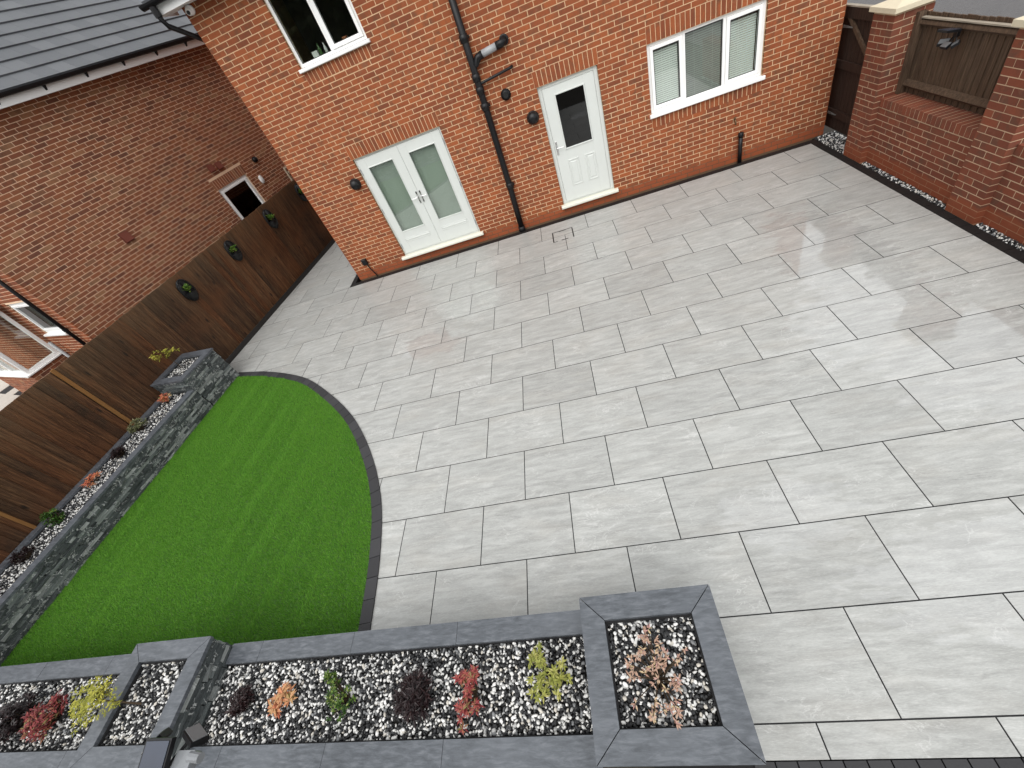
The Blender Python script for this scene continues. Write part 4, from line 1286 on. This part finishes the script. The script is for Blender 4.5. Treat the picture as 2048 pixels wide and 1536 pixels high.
# ------------------------------------------------------------------ left fence with hanging planters
FA = math.atan2(1, .15)
FD = np.array([math.cos(FA), math.sin(FA), 0])          # along the fence, away from the camera
FFL = frame((fence_x(0), 0, 0), FD, (-FD[1], FD[0], 0))   # local -y faces the garden
fl = thing('side_fence', 'tall dark brown timber board fence along the left side', 'fence', (fence_x(6), 6, 0), rotz=FA - math.pi / 2)
def fl_loc(y):                    # distance along the fence of world y
    return y / FD[1]
Ms, Bt = [], []
u = fl_loc(.35)
while u < fl_loc(13.2):
    wd = random.choice((.115, .125, .14))
    yy = u * FD[1]
    hz = 1.775 + .02 * max(0, (5.0 - yy) / 2) + random.uniform(-.006, .006)
    t = math.radians(random.uniform(7, 10))
    m_ = FFL @ frame((u + wd / 2, 0, 0), (math.cos(t), -math.sin(t), 0), (math.sin(t), math.cos(t), 0))
    Ms.append(unitM(m_, -wd / 2 - .012, wd / 2 + .006, -.008, .008, .03, hz))
    u += wd
emit('board', Ms, fl, M['fence'], 300)
G(FFL).box(fl_loc(.4), fl_loc(13), .02, .06, .3, .38).box(fl_loc(.4), fl_loc(13), .02, .06, 1.4, 1.48).build('rail', M['fence'], fl)
u = fl_loc(4.17)
G(FFL).box(u - .026, u + .026, -.045, -.024, .1, 1.80).build('batten', M['batten'], fl, label='lighter orange brown upright batten')
u = fl_loc(2.35)
G(FFL).box(u - .02, u + .02, -.04, -.024, .1, 1.83).build('batten', M['batten'], fl, label='lighter brown batten at the near end')

def fence_planter(y, label, plab, i):
    o = FFL @ np.array([fl_loc(y), -.02, 1.445, 1])
    fr = FFL.copy(); fr[:3, 3] = o[:3]
    t = thing('hanging_planter', label, 'planter', tuple(o[:3]), 'oval wall planters on the fence', FA - math.pi / 2)
    n = 28
    def oval(k, s): a = 2 * math.pi * k / n; return np.array([math.cos(a) * .135 * s, 0, math.sin(a) * .225 * s])
    # back dish
    g = G(fr)
    vs = [oval(k, 1.0) + [0, .012, 0] for k in range(n)] + [oval(k, 1.0) + [0, -.004, 0] for k in range(n)] + [(0, .0, 0)]
    g.add(vs, [(k, (k + 1) % n, n + (k + 1) % n, n + k) for k in range(n)] + [(n + k, n + (k + 1) % n, 2 * n) for k in range(n)] + [tuple(range(n - 1, -1, -1))])
    g.build('back', M['black'], t, True)
    g = G(fr)
    g.tube([oval(k, 1.0) + [0, -.035, 0] for k in range(n + 1)], .016, 8, cap=False)
    g.build('rim', M['black'], t, True)
    # bulging pocket over the lower half
    g = G(fr)
    rows, cols = 7, 13
    vs = []
    for a in range(rows):
        f = a / (rows - 1)
        for c in range(cols):
            ph = math.pi * c / (cols - 1)
            x = -math.cos(ph) * .135
            zz = -.04 - f * (.185 * math.sin(ph) ** .8)
            bul = .115 * math.sin(ph) * math.sqrt(max(0, 1 - (f * .95) ** 2)) * (.9 + .1 * (1 - f))
            vs.append((x, -.02 - bul, zz))
    g.add(vs, [(a * cols + c, a * cols + c + 1, (a + 1) * cols + c + 1, (a + 1) * cols + c) for a in range(rows - 1) for c in range(cols - 1)])
    top = [vs[c] for c in range(cols)]
    g.add(top + [(p[0], -.006, p[2]) for p in top], [(c, c + 1, cols + c + 1, cols + c) for c in range(cols - 1)])
    g.build('pocket', M['black'], t, True)
    b = fr @ np.array([0, -.06, -.045, 1])
    plant('potted_plant', plab, 'plant', tuple(b[:3]), .055, .13, 'l_pot', 14, 9, .075, .009, .7, seedv=30 + i, group='plants in the wall planters', flat=.5)
ordn = ['first black oval wall planter on the fence counting from the lawn', 'second black oval wall planter on the fence from the lawn', 'third black oval wall planter on the fence from the lawn', 'last black oval wall planter on the fence partly behind the house corner']
pord = ['yellow green plant in the wall planter nearest the lawn', 'green plant in the second wall planter from the lawn', 'pale green plant in the third wall planter from the lawn', 'dim green plant in the last wall planter by the house corner']
for i, y in enumerate((6.72, 8.22, 9.74, 11.28)):
    fence_planter(y, ordn[i], pord[i], i)

# ------------------------------------------------------------------ right-hand wall, fence panel and gate
bw = thing('garden_wall', 'red brick garden wall with tall piers right of the patio', 'wall', (3.9, 5.7, 0))
core_g = G()
for (y0, y1) in ((6.635, 7.07), (4.42, 4.85)):
    core_g.box(3.715, 4.140, y0 + .003, y1 - .003, -.05, 1.83)
core_g.box(3.803, 4.0, 4.846, 6.639, -.05, .755).box(3.803, 4.0, 1.9, 4.424, -.05, .755)
core_g.build('mortar', M['wmortar'], bw)
Ms = []
for (y0, y1) in ((6.635, 7.07), (4.42, 4.85)):
    x0 = 3.712
    hw_ = (y1 - y0) / 2
    for k in range(24):
        z0, z1 = k * .075 + .010, k * .075 + .075
        jj = random.uniform(-.0015, .0015)
        if k % 2:
            for (a, b) in ((y0, y0 + hw_ - .005), (y0 + hw_ + .005, y1)):
                Ms.append(unitM(I4, x0 + jj, x0 + .1025, a, b, z0, z1))
                Ms.append(unitM(I4, x0 + .335, x0 + .434, a, b, z0, z1))
            for (a, b) in ((y0, y0 + .1025), (y1 - .1025, y1)):
                Ms.append(unitM(I4, x0 + .1125, x0 + .325, a + jj, b - jj, z0, z1))
        else:
            for (a, b) in ((y0, y0 + .1025), (y1 - .1025, y1)):
                Ms.append(unitM(I4, x0 + jj, x0 + .212, a, b, z0, z1))
                Ms.append(unitM(I4, x0 + .222, x0 + .434, a, b, z0, z1))
            Ms.append(unitM(I4, x0 + jj, x0 + .1, y0 + .1125, y1 - .1125, z0, z1))
WRF = frame((3.80, 6.634, 0), (0, -1, 0), (1, 0, 0))
Ms += brick_courses(WRF, 0, 1.783, 0, .755, [], .03)
WRF2 = frame((3.80, 4.419, 0), (0, -1, 0), (1, 0, 0))
Ms += brick_courses(WRF2, 0, 2.5, 0, .755, [], .1)
for (ya, yb) in ((4.853, 6.632), (1.95, 4.417)):
    n = int((yb - ya) / .075)
    p = (yb - ya) / n
    for k in range(n):
        Ms.append(unitM(I4, 3.792 + random.uniform(-.002, .002), 4.075, ya + k * p + .005, ya + (k + 1) * p - .005, .762, .866 + random.uniform(-.002, .001)))
emit('brick', Ms, bw, M['wbrick'], 300, 'brickwork')
G().box(3.796, 4.07, 4.856, 6.629, .756, .8635).box(3.796, 4.07, 1.96, 4.414, .756, .8635).build('coping_mortar', M['wmortar'], bw)
for (y0, y1) in ((6.635, 7.07), (4.42, 4.85)):
    g = G()
    a, b, c, d = 3.672, 4.185, y0 - .05, y1 + .05
    vs = [(a, c, 1.832), (b, c, 1.832), (b, d, 1.832), (a, d, 1.832), (a, c, 1.885), (b, c, 1.885), (b, d, 1.885), (a, d, 1.885)]
    e = .16
    vs += [(a + e, c + e, 1.925), (b - e, c + e, 1.925), (b - e, d - e, 1.925), (a + e, d - e, 1.925)]
    g.add(vs, [(0, 3, 2, 1), (0, 1, 5, 4), (1, 2, 6, 5), (2, 3, 7, 6), (3, 0, 4, 7), (4, 5, 9, 8), (5, 6, 10, 9), (6, 7, 11, 10), (7, 4, 8, 11), (8, 9, 10, 11)])
    g.build('pier_cap', M['capstone'], bw)

fp = thing('fence_panel', 'weathered brown fence panel on the low wall between the brick piers', 'fence', (4.06, 5.7, .87))
FR = frame((4.055, 6.63, 0), (0, -1, 0), (1, 0, 0))
Ms = []
u = .0
while u < 1.76:
    wd = .098
    t = math.radians(random.uniform(5, 9))
    m_ = FR @ frame((u + wd / 2, 0, 0), (math.cos(t), -math.sin(t), 0), (math.sin(t), math.cos(t), 0))
    Ms.append(unitM(m_, -wd / 2 - .01, wd / 2 + .008, -.007, .007, .87, 1.742 + random.uniform(-.005, .005)))
    u += wd
emit('board', Ms, fp, M['gwood'], 60)
M['railwood'] = wood_mat('silvered rail', (.20, .17, .13), (.42, .37, .30), (.30, .25, .19), (9, .7, 9), knots=False)
rl = G(FR)
rl.prism([(-.065, 1.640), (-.012, 1.600), (-.012, 1.690), (-.055, 1.668)], .04, 1.775, m=FR @ frame((0, 0, 0), (0, 1, 0), (0, 0, 1)))
rl.build('rail', M['gwood'], fp)
rl2 = G(FR)
rl2.prism([(-.065, .975), (-.012, .93), (-.012, 1.03), (-.05, 1.01)], .04, 1.775, m=FR @ frame((0, 0, 0), (0, 1, 0), (0, 0, 1)))
rl2.build('rail', M['gwood'], fp)
G(FR).box(.05, 1.77, -.060, -.016, 1.692, 1.706).build('rail', M['railwood'], fp, label='pale top rail strip')
G(FR).box(-.025, .05, -.095, -.015, .868, 1.76).build('post', M['gwood'], fp)

def solar_lamp(fr, label, heads, pan, grp):
    """fr: local x across, y towards the garden, z up, origin at the back plate"""
    t = thing('solar_lamp', label, 'lamp', tuple(fr[:3, 3]), grp)
    G(fr).box(-.03, .03, 0, .03, -.06, .02).build('bracket', M['black'], t)
    a = R(pan)
    pf = fr @ frame((0, .03, .02), (1, 0, 0), (0, math.cos(a), math.sin(a)))
    G(pf).box(-.078, .078, 0, .155, -.022, 0).build('housing', M['black'], t)
    G(pf).box(-.068, .068, .010, .145, .0005, .003).build('solar_panel', M['solar'], t)
    for (x, y, z, yaw, tilt) in heads:
        hf = fr @ frame((x, y, z), (math.cos(yaw), math.sin(yaw), 0), (-math.sin(yaw) * math.cos(tilt), math.cos(yaw) * math.cos(tilt), math.sin(tilt)))
        h_ = G(hf)
        h_.add([(-.045, -.02, -.012), (.045, -.02, -.012), (.052, .05, -.02), (-.052, .05, -.02), (-.045, -.02, .012), (.045, -.02, .012), (.052, .05, .012), (-.052, .05, .012)], G.BF)
        hh = h_.build('lamp_head', M['black'], t)
        G(hf).box(-.046, .046, -.012, .046, .0125, .016).build('lens', M['lens'], hh)
        G(fr).tube([(0, .02, -.03), (x * .5, (y) * .6, z * .9 - .01), (x, y, z - .005)], .008, 6).build('arm', M['black'], t)
    return t
LR = frame((4.0, 5.93, 1.625), (0, 1, 0), (-1, 0, 0))
solar_lamp(LR, 'black solar lamp with splayed heads on the fence between brick piers', [(.10, .05, -.10, .7, -.5), (-.10, .05, -.10, -.7, -.5), (0, .08, -.11, 0, -.6)], 12, 'black solar lamps')

gt = thing('garden_gate', 'dark brown ledged timber gate between the house corner and brick pier', 'gate', (4.03, 7.6, .05))
GF = frame((4.03, 8.05, 0), (0, -1, 0), (1, 0, 0))
Ms = [unitM(GF, k * .098 + .001, k * .098 + .094, 0, .018, .05, 1.72) for k in range(-3, 10)]
emit('board', Ms, gt, M['gatewood'], 20)
G(GF).box(-.3, .97, -.035, -.002, 1.60, 1.74).build('ledge', M['gatewood'], gt)
G(GF).box(-.25, .93, -.035, -.002, .95, 1.06).build('ledge', M['gatewood'], gt)
G(GF).box(-.25, .93, -.035, -.002, .25, .36).build('ledge', M['gatewood'], gt)
G(GF).box(-.3, .97, -.040, .02, 1.742, 1.760).build('top_strip', M['railwood'], gt)
G(GF).add([(-.10, -.034, 1.60), (.0, -.034, 1.60), (.78, -.034, 1.06), (.68, -.034, 1.06), (-.10, -.003, 1.60), (.0, -.003, 1.60), (.78, -.003, 1.06), (.68, -.003, 1.06)], G.BF).build('brace', M['gwood'], gt)
for z in (1.50, .30):
    G(GF).add([(-.16, -.045, z - .018), (-.16, -.045, z + .018), (.08, -.045, z + .006), (.08, -.045, z - .006), (-.16, -.036, z - .018), (-.16, -.036, z + .018), (.08, -.036, z + .006), (.08, -.036, z - .006)], G.BF).build('hinge', M['steel'], gt)

# near lamp on its post, leaning into the bottom of the picture
ps = thing('lamp_post', 'square dark timber post carrying the near solar lamp behind the front planter', 'post', (-3.08, -.36, 0))
G().box(-3.12, -3.04, -.40, -.32, -.1, 1.80).build('post', M['fence'], ps)
G().box(-3.13, -3.03, -.41, -.31, 1.801, 1.825).build('post_cap', M['fence'], ps)
LN = frame((-3.085, -.318, 1.71), (-1, 0, 0), (0, 1, 0))
LN[:3, 2] = (0, 0, 1); LN[:3, 0] = (1, 0, 0)
nl = solar_lamp(LN, 'near black solar lamp with clear heads at the bottom left of the view', [(-.085, .165, .0, .9, -.9), (.125, .185, .0, -.5, -1.0)], 14, 'black solar lamps')

G().bbox(-3.005, -2.905, -.262, -.178, 1.672, 1.712, .012).build('sensor', M['clear'], nl, label='clear grey sensor housing')
G().tube([(-2.925, -.20, 1.700), (-2.865, -.205, 1.700)], [.024, .020], 12).build('sensor_knob', M['clear'], nl)
# ------------------------------------------------------------------ the neighbouring house
TH = R(71)
NW = np.array([math.cos(TH), math.sin(TH), 0]); NU = np.array([-math.sin(TH), math.cos(TH), 0])
P0 = np.array([-10.63, 6.29, 0.0])
WF = frame(P0, NW, NU)                    # x along the wall, -y faces us
LFN = frame(P0, -NU, NW)                  # return face: x runs to the corner at 0, -y faces the near garden
nh = thing('neighbour_house', 'dark red brick neighbouring house with grey tiled roof behind the fence', 'house', tuple(P0))
NWIN = (4.56, 5.56, 1.22, 2.27)
NLEN, NEZ = 9.0, 4.86
nsold = [(4.50, 5.62, 2.27, 2.50)]
nwall = wall_panel(WF, .006, NLEN, -.05, NEZ, [NWIN]).build('wall', M['nmortar'], nh)
Ms = brick_courses(WF, 0, NLEN, 0, 4.875, [NWIN] + nsold, 0)
for s in nsold: Ms += soldiers(WF, *s)
emit('brick', Ms, nwall, M['nbrick'], 300, 'brickwork')
LW = (-1.75, -.66, 1.46, 2.29)
lwall = wall_panel(LFN, -8.0, -.26, -.05, NEZ, [LW]).build('return_wall', M['nmortar'], nh)
Ms = brick_courses(LFN, -8.0, 0, 0, 4.875, [LW], .1125)
emit('brick', Ms, nh, M['brick'], 100, 'return_brickwork')  # oranger brick than the long wall: light on this face put into the colour
back = G(WF)
back.box(.26, 9.0, 7.9, 8.1, -.05, NEZ).box(8.8, 9.0, .26, 7.89, -.05, NEZ).box(.26, 8.79, .26, 7.89, NEZ - .05, NEZ)
back.build('back_wall', M['nmortar'], nh)

def nwindow(fr, u0, u1, z0, z1, parent, deep=.03, label=None):
    g = G(fr)
    ring(g, u0 + .003, u1 - .003, z0 + .05, z1 - .003, .055, deep, deep + .07)
    o = g.build('window', M['white'], parent)
    if label: o['label'] = label
    s = G(fr)
    ring(s, u0 + .06, u1 - .06, z0 + .107, z1 - .06, .05, deep - .02, deep + .05)
    s.build('sash', M['white'], o)
    G(fr).box(u0 + .115, u1 - .115, deep + .02, deep + .026, z0 + .16, z1 - .115).build('pane', M['darkglass'], o)
    G(fr).bbox(u0 - .03, u1 + .03, -.06, deep + .05, z0 + .003, z0 + .048, .008).build('window_sill', M['white'], o)
    return o
nwindow(WF, *NWIN, nh, label='small dark window with white frame above the fence')
lw = nwindow(LFN, *LW, nh, .03, label='narrow looking white window on the return wall')
# projecting bay beyond it
BU0, BS = 2.05, -.80
bay = G(WF)
bay.box(BS, -.07, BU0, BU0 + .14, -.05, .98)
bay.box(BS, BS + .14, BU0 + .141, BU0 + 2.4, -.05, .98)
bayo = bay.build('bay_wall', M['nmortar'], nh)
BWF = frame(P0 + NU * BU0 + NW * BS, NW, NU)
BFF = frame(P0 + NU * BU0 + NW * BS, -NU, NW)
Ms = brick_courses(frame(P0 + NU * (BU0 - .006) + NW * BS, NW, NU), 0, .73, -.0, .975, [], 0) + brick_courses(frame(P0 + NU * BU0 + NW * (BS - .006), -NU, NW), -2.4, 0, 0, .975, [], .1)
emit('brick', Ms, bayo, M['nbrick'], 80, 'bay_brickwork')
bf = G(WF)
ring(bf, BS + .01, -.075, 1.02, 2.30, .07, BU0 + .01, BU0 + .09)
bo = bf.build('window', M['white'], nh, label='glazed side of the projecting bay')
G(WF).box(BS + .08, -.145, BU0 + .04, BU0 + .046, 1.09, 2.23).build('pane', M['glass'], bo)
b2 = G(BFF)
ring(b2, -2.3, -.03, 1.02, 2.30, .07, .01, .09)
for u in (-1.55, -.8):
    b2.bbox(u - .03, u + .03, .012, .088, 1.09, 2.23)
bo2 = b2.build('window', M['white'], nh, label='front glazing of the projecting bay')
G(BFF).box(-2.23, -.10, .04, .046, 1.09, 2.23).build('pane', M['glass'], bo2)
G(WF).bbox(BS - .06, -.075, BU0 - .06, BU0 + .12, .982, 1.018, .006).build('window_sill', M['white'], bo)
G(BFF).bbox(-2.38, -.02, -.06, .12, .983, 1.0185, .006).build('window_sill', M['white'], bo2)
G(WF).box(BS - .10, -.07, BU0 - .10, BU0 + 2.5, 2.302, 2.40).build('bay_roof', M['black'], nh)
# rain pipes
nd = thing('downpipe', 'black downpipe at the corner of the neighbouring house', 'downpipe', tuple(P0 + NU * .37 - NW * .05))
c = P0 + NU * .37 - NW * .06
G().tube([(c[0], c[1], 0), (c[0], c[1], 4.8)], .036, 12).build('pipe', M['black'], nd, True)
for z in (1.6, 3.2):
    G().lathe([(.045, z - .03), (.045, z + .03)], (c[0], c[1], 0), n=12).build('collar', M['black'], nd)
bp = P0 + NU * (BU0 - .25) - NW * .10
bd = thing('downpipe', 'grey and black pipe where the neighbouring bay meets its wall', 'downpipe', tuple(bp))
G().tube([(bp[0], bp[1], 0), (bp[0], bp[1], 1.34)], .034, 10).build('pipe', M['greypipe'], bd, True)
# wall fittings
def on_w(s, z): return P0 + NW * s + np.array([0, 0, z])
for i, (s, z, lab) in enumerate(((2.03, 2.42, 'square terracotta flue cover midway along the neighbouring brick wall'), (4.80, 2.73, 'left of two terracotta flue covers above the small window'), (5.03, 2.70, 'right of two terracotta flue covers above the small window'))):
    p = on_w(s, z)
    t = thing('flue_cover', lab, 'vent', tuple(p), 'terracotta covers on the neighbouring wall')
    sz = .105 if i == 0 else .085
    G(WF).box(s - sz, s + sz, -.018, -.003, z - sz, z + sz).build('plate', M['terracotta'], t)
    G(WF).add([(s - sz * .85, -.06, z - sz * .8), (s + sz * .85, -.06, z - sz * .8), (s + sz * .85, -.019, z - sz * .8), (s - sz * .85, -.019, z - sz * .8),
               (s - sz * .85, -.03, z + sz * .8), (s + sz * .85, -.03, z + sz * .8), (s + sz * .85, -.019, z + sz * .8), (s - sz * .85, -.019, z + sz * .8)], G.BF).build('hood', M['terracotta'], t)
t = thing('wall_vent', 'small black dome light high on the neighbouring wall by the house edge', 'light', tuple(on_w(6.08, 2.43)))
G(WF).lathe([(.075, -.003), (.075, -.03), (.06, -.07), (.03, -.085)], (6.08, 0, 2.43), 'y', 16).build('dome', M['black'], t, True)
t = thing('wall_alarm', 'pale oval fitting on the neighbouring wall right of the small window', 'light', tuple(on_w(5.87, 1.98)))
G(WF).lathe([(.105, -.003), (.105, -.04), (.085, -.055)], (5.87, 0, 1.98), 'y', 20, sx=.55).build('cover', M['white'], t, True)
tf = thing('timber_frame', 'pale timber trellis end between the two houses', 'frame', (-8.1, 12.3, 0))
for (x, y, z) in ((-8.16, 12.28, 1.99), (-8.08, 12.36, 1.97), (-8.0, 12.44, 1.93)):
    G().box(x - .022, x + .022, y - .022, y + .022, -.05, z).build('upright', M['palewood'], tf)
G().tube([(-8.12, 12.22, 1.96), (-7.86, 12.62, 2.02)], .028, 6).build('rail', M['palewood'], tf)
G().tube([(-8.08, 12.22, 1.84), (-7.86, 12.60, 1.90)], .028, 6).build('rail', M['palewood'], tf)

# eaves, gutter and tiled roof of the neighbouring house
OV = .33
G(WF).box(-.35, NLEN, -OV, -.003, NEZ, NEZ + .012).build('soffit', M['soffit'], nh)
G(WF).box(-.35, NLEN, -OV - .02, -OV - .001, NEZ - .03, NEZ + .155).build('fascia', M['soffit'], nh)
gg = G(WF)
prof = [(-OV - .085 + .06 * math.cos(t), NEZ + .145 - .06 * math.sin(t)) for t in np.linspace(0, math.pi, 9)]
gg.add([(-.4, p[0], p[1]) for p in prof] + [(NLEN, p[0], p[1]) for p in prof], [(i, i + 1, 10 + i, 9 + i) for i in range(8)])
gg.add([(-.4, p[0], p[1]) for p in prof], [tuple(range(9))])
gut = gg.build('gutter', M['black'], nh)
for s in np.arange(.35, 8.8, .82):
    G(WF).prism([(-OV - .022, NEZ + .095), (-OV - .085, NEZ + .085), (-OV - .022, NEZ + .02)], s - .018, s + .018, m=WF @ frame((0, 0, 0), (0, 1, 0), (0, 0, 1))).build('gutter_bracket', M['black'], gut)
PH = R(37)
RF = WF @ frame((0, -OV - .06, NEZ + .165), (1, 0, 0), (0, math.cos(PH), math.sin(PH)))
G(RF).box(-.35, NLEN, .05, 5.2, -.10, -.045).build('roof', M['tile'], nh)
Ms = []
for k in range(14):
    off = .165 if k % 2 else 0
    s = -.40 - off
    while s < NLEN:
        tl = math.radians(4.2)
        tf_ = RF @ frame((0, k * .35, .0), (1, 0, 0), (0, math.cos(tl), -math.sin(tl)))
        Ms.append(unitM(tf_, s + .0015, s + .3285, 0, .42, -.012 + random.uniform(-.001, .001), .022))
        s += .33
emit('roof_tile', Ms, nh, M['tile'], 300, 'roof_tiling')
# paving of the neighbouring garden
for i in range(14):
    for j_ in range(9):
        ua = 4.0 + i * .61
        sa = -6.6 + j_ * .91 + (.455 if i % 2 else 0)
        q = [P0 + NU * (ua + dy) + NW * (sa + dx) for dx, dy in ((0, 0), (.902, 0), (.902, .602), (0, .602))]
        if sa + .9 > -.02 and ua < 8.2: continue
        if sa + .9 > BS and ua < BU0 + 2.45: continue
        if sa > 1.0 or any(p[0] > fence_x(p[1]) - .3 for p in q): continue
        G().prism([(p[0], p[1]) for p in q], -.0115, random.uniform(-.001, .001)).build('paving_slab', M['nslabdark'] if (i + 2 * j_) % 11 == 3 else M['nslab'], nb_patio)

# ------------------------------------------------------------------ trees behind the camera (seen in the upstairs glass)
def tree(x, y, h, r, label, sd_):
    rs = np.random.default_rng(sd_)
    t = thing('garden_tree', label, 'tree', (x, y, -.1), 'trees behind the viewpoint')
    G().tube([(x, y, -.1), (x + .1, y, h * .35), (x - .1, y + .1, h * .8)], [.18, .13, .05], 10).build('trunk', M['bark'], t, True)
    n = 15000
    d = rs.normal(size=(n, 3)); d /= np.linalg.norm(d, axis=1)[:, None]
    rad = rs.uniform(.1, 1.0, n) ** .5
    lump = 1 + .25 * np.sin(d[:, 0] * 5 + sd_) * np.cos(d[:, 2] * 4)
    c = np.array([x, y, h * .56]) + d * (rad * lump)[:, None] * np.array([r, r, h * .46])
    a = rs.normal(size=(n, 3)); a /= np.linalg.norm(a, axis=1)[:, None]
    b = np.cross(a, rs.normal(size=(n, 3))); b /= np.linalg.norm(b, axis=1)[:, None]
    s = rs.uniform(.14, .30, n)[:, None]
    V = np.stack([c - a * s, c + b * s * .6, c + a * s, c - b * s * .6], 1).reshape(-1, 3)
    me = raw_mesh('crown', V, np.arange(n * 4).reshape(-1, 4), rs.random(n), M['l_tree'])
    o = bpy.data.objects.new('crown', me)
    COL.objects.link(o)
    hang(o, t, kind='stuff')
for i, (x, y, h, r) in enumerate(((-16.0, -20, 13, 4.6), (-9.6, -21, 13.5, 4.6), (-3.2, -22, 13, 4.4))):
    tree(x, y, h, r, ['dark leafy tree far behind the viewpoint on the left', 'dark leafy tree far behind the viewpoint in the middle', 'dark leafy tree far behind the viewpoint on the right'][i], 50 + i)
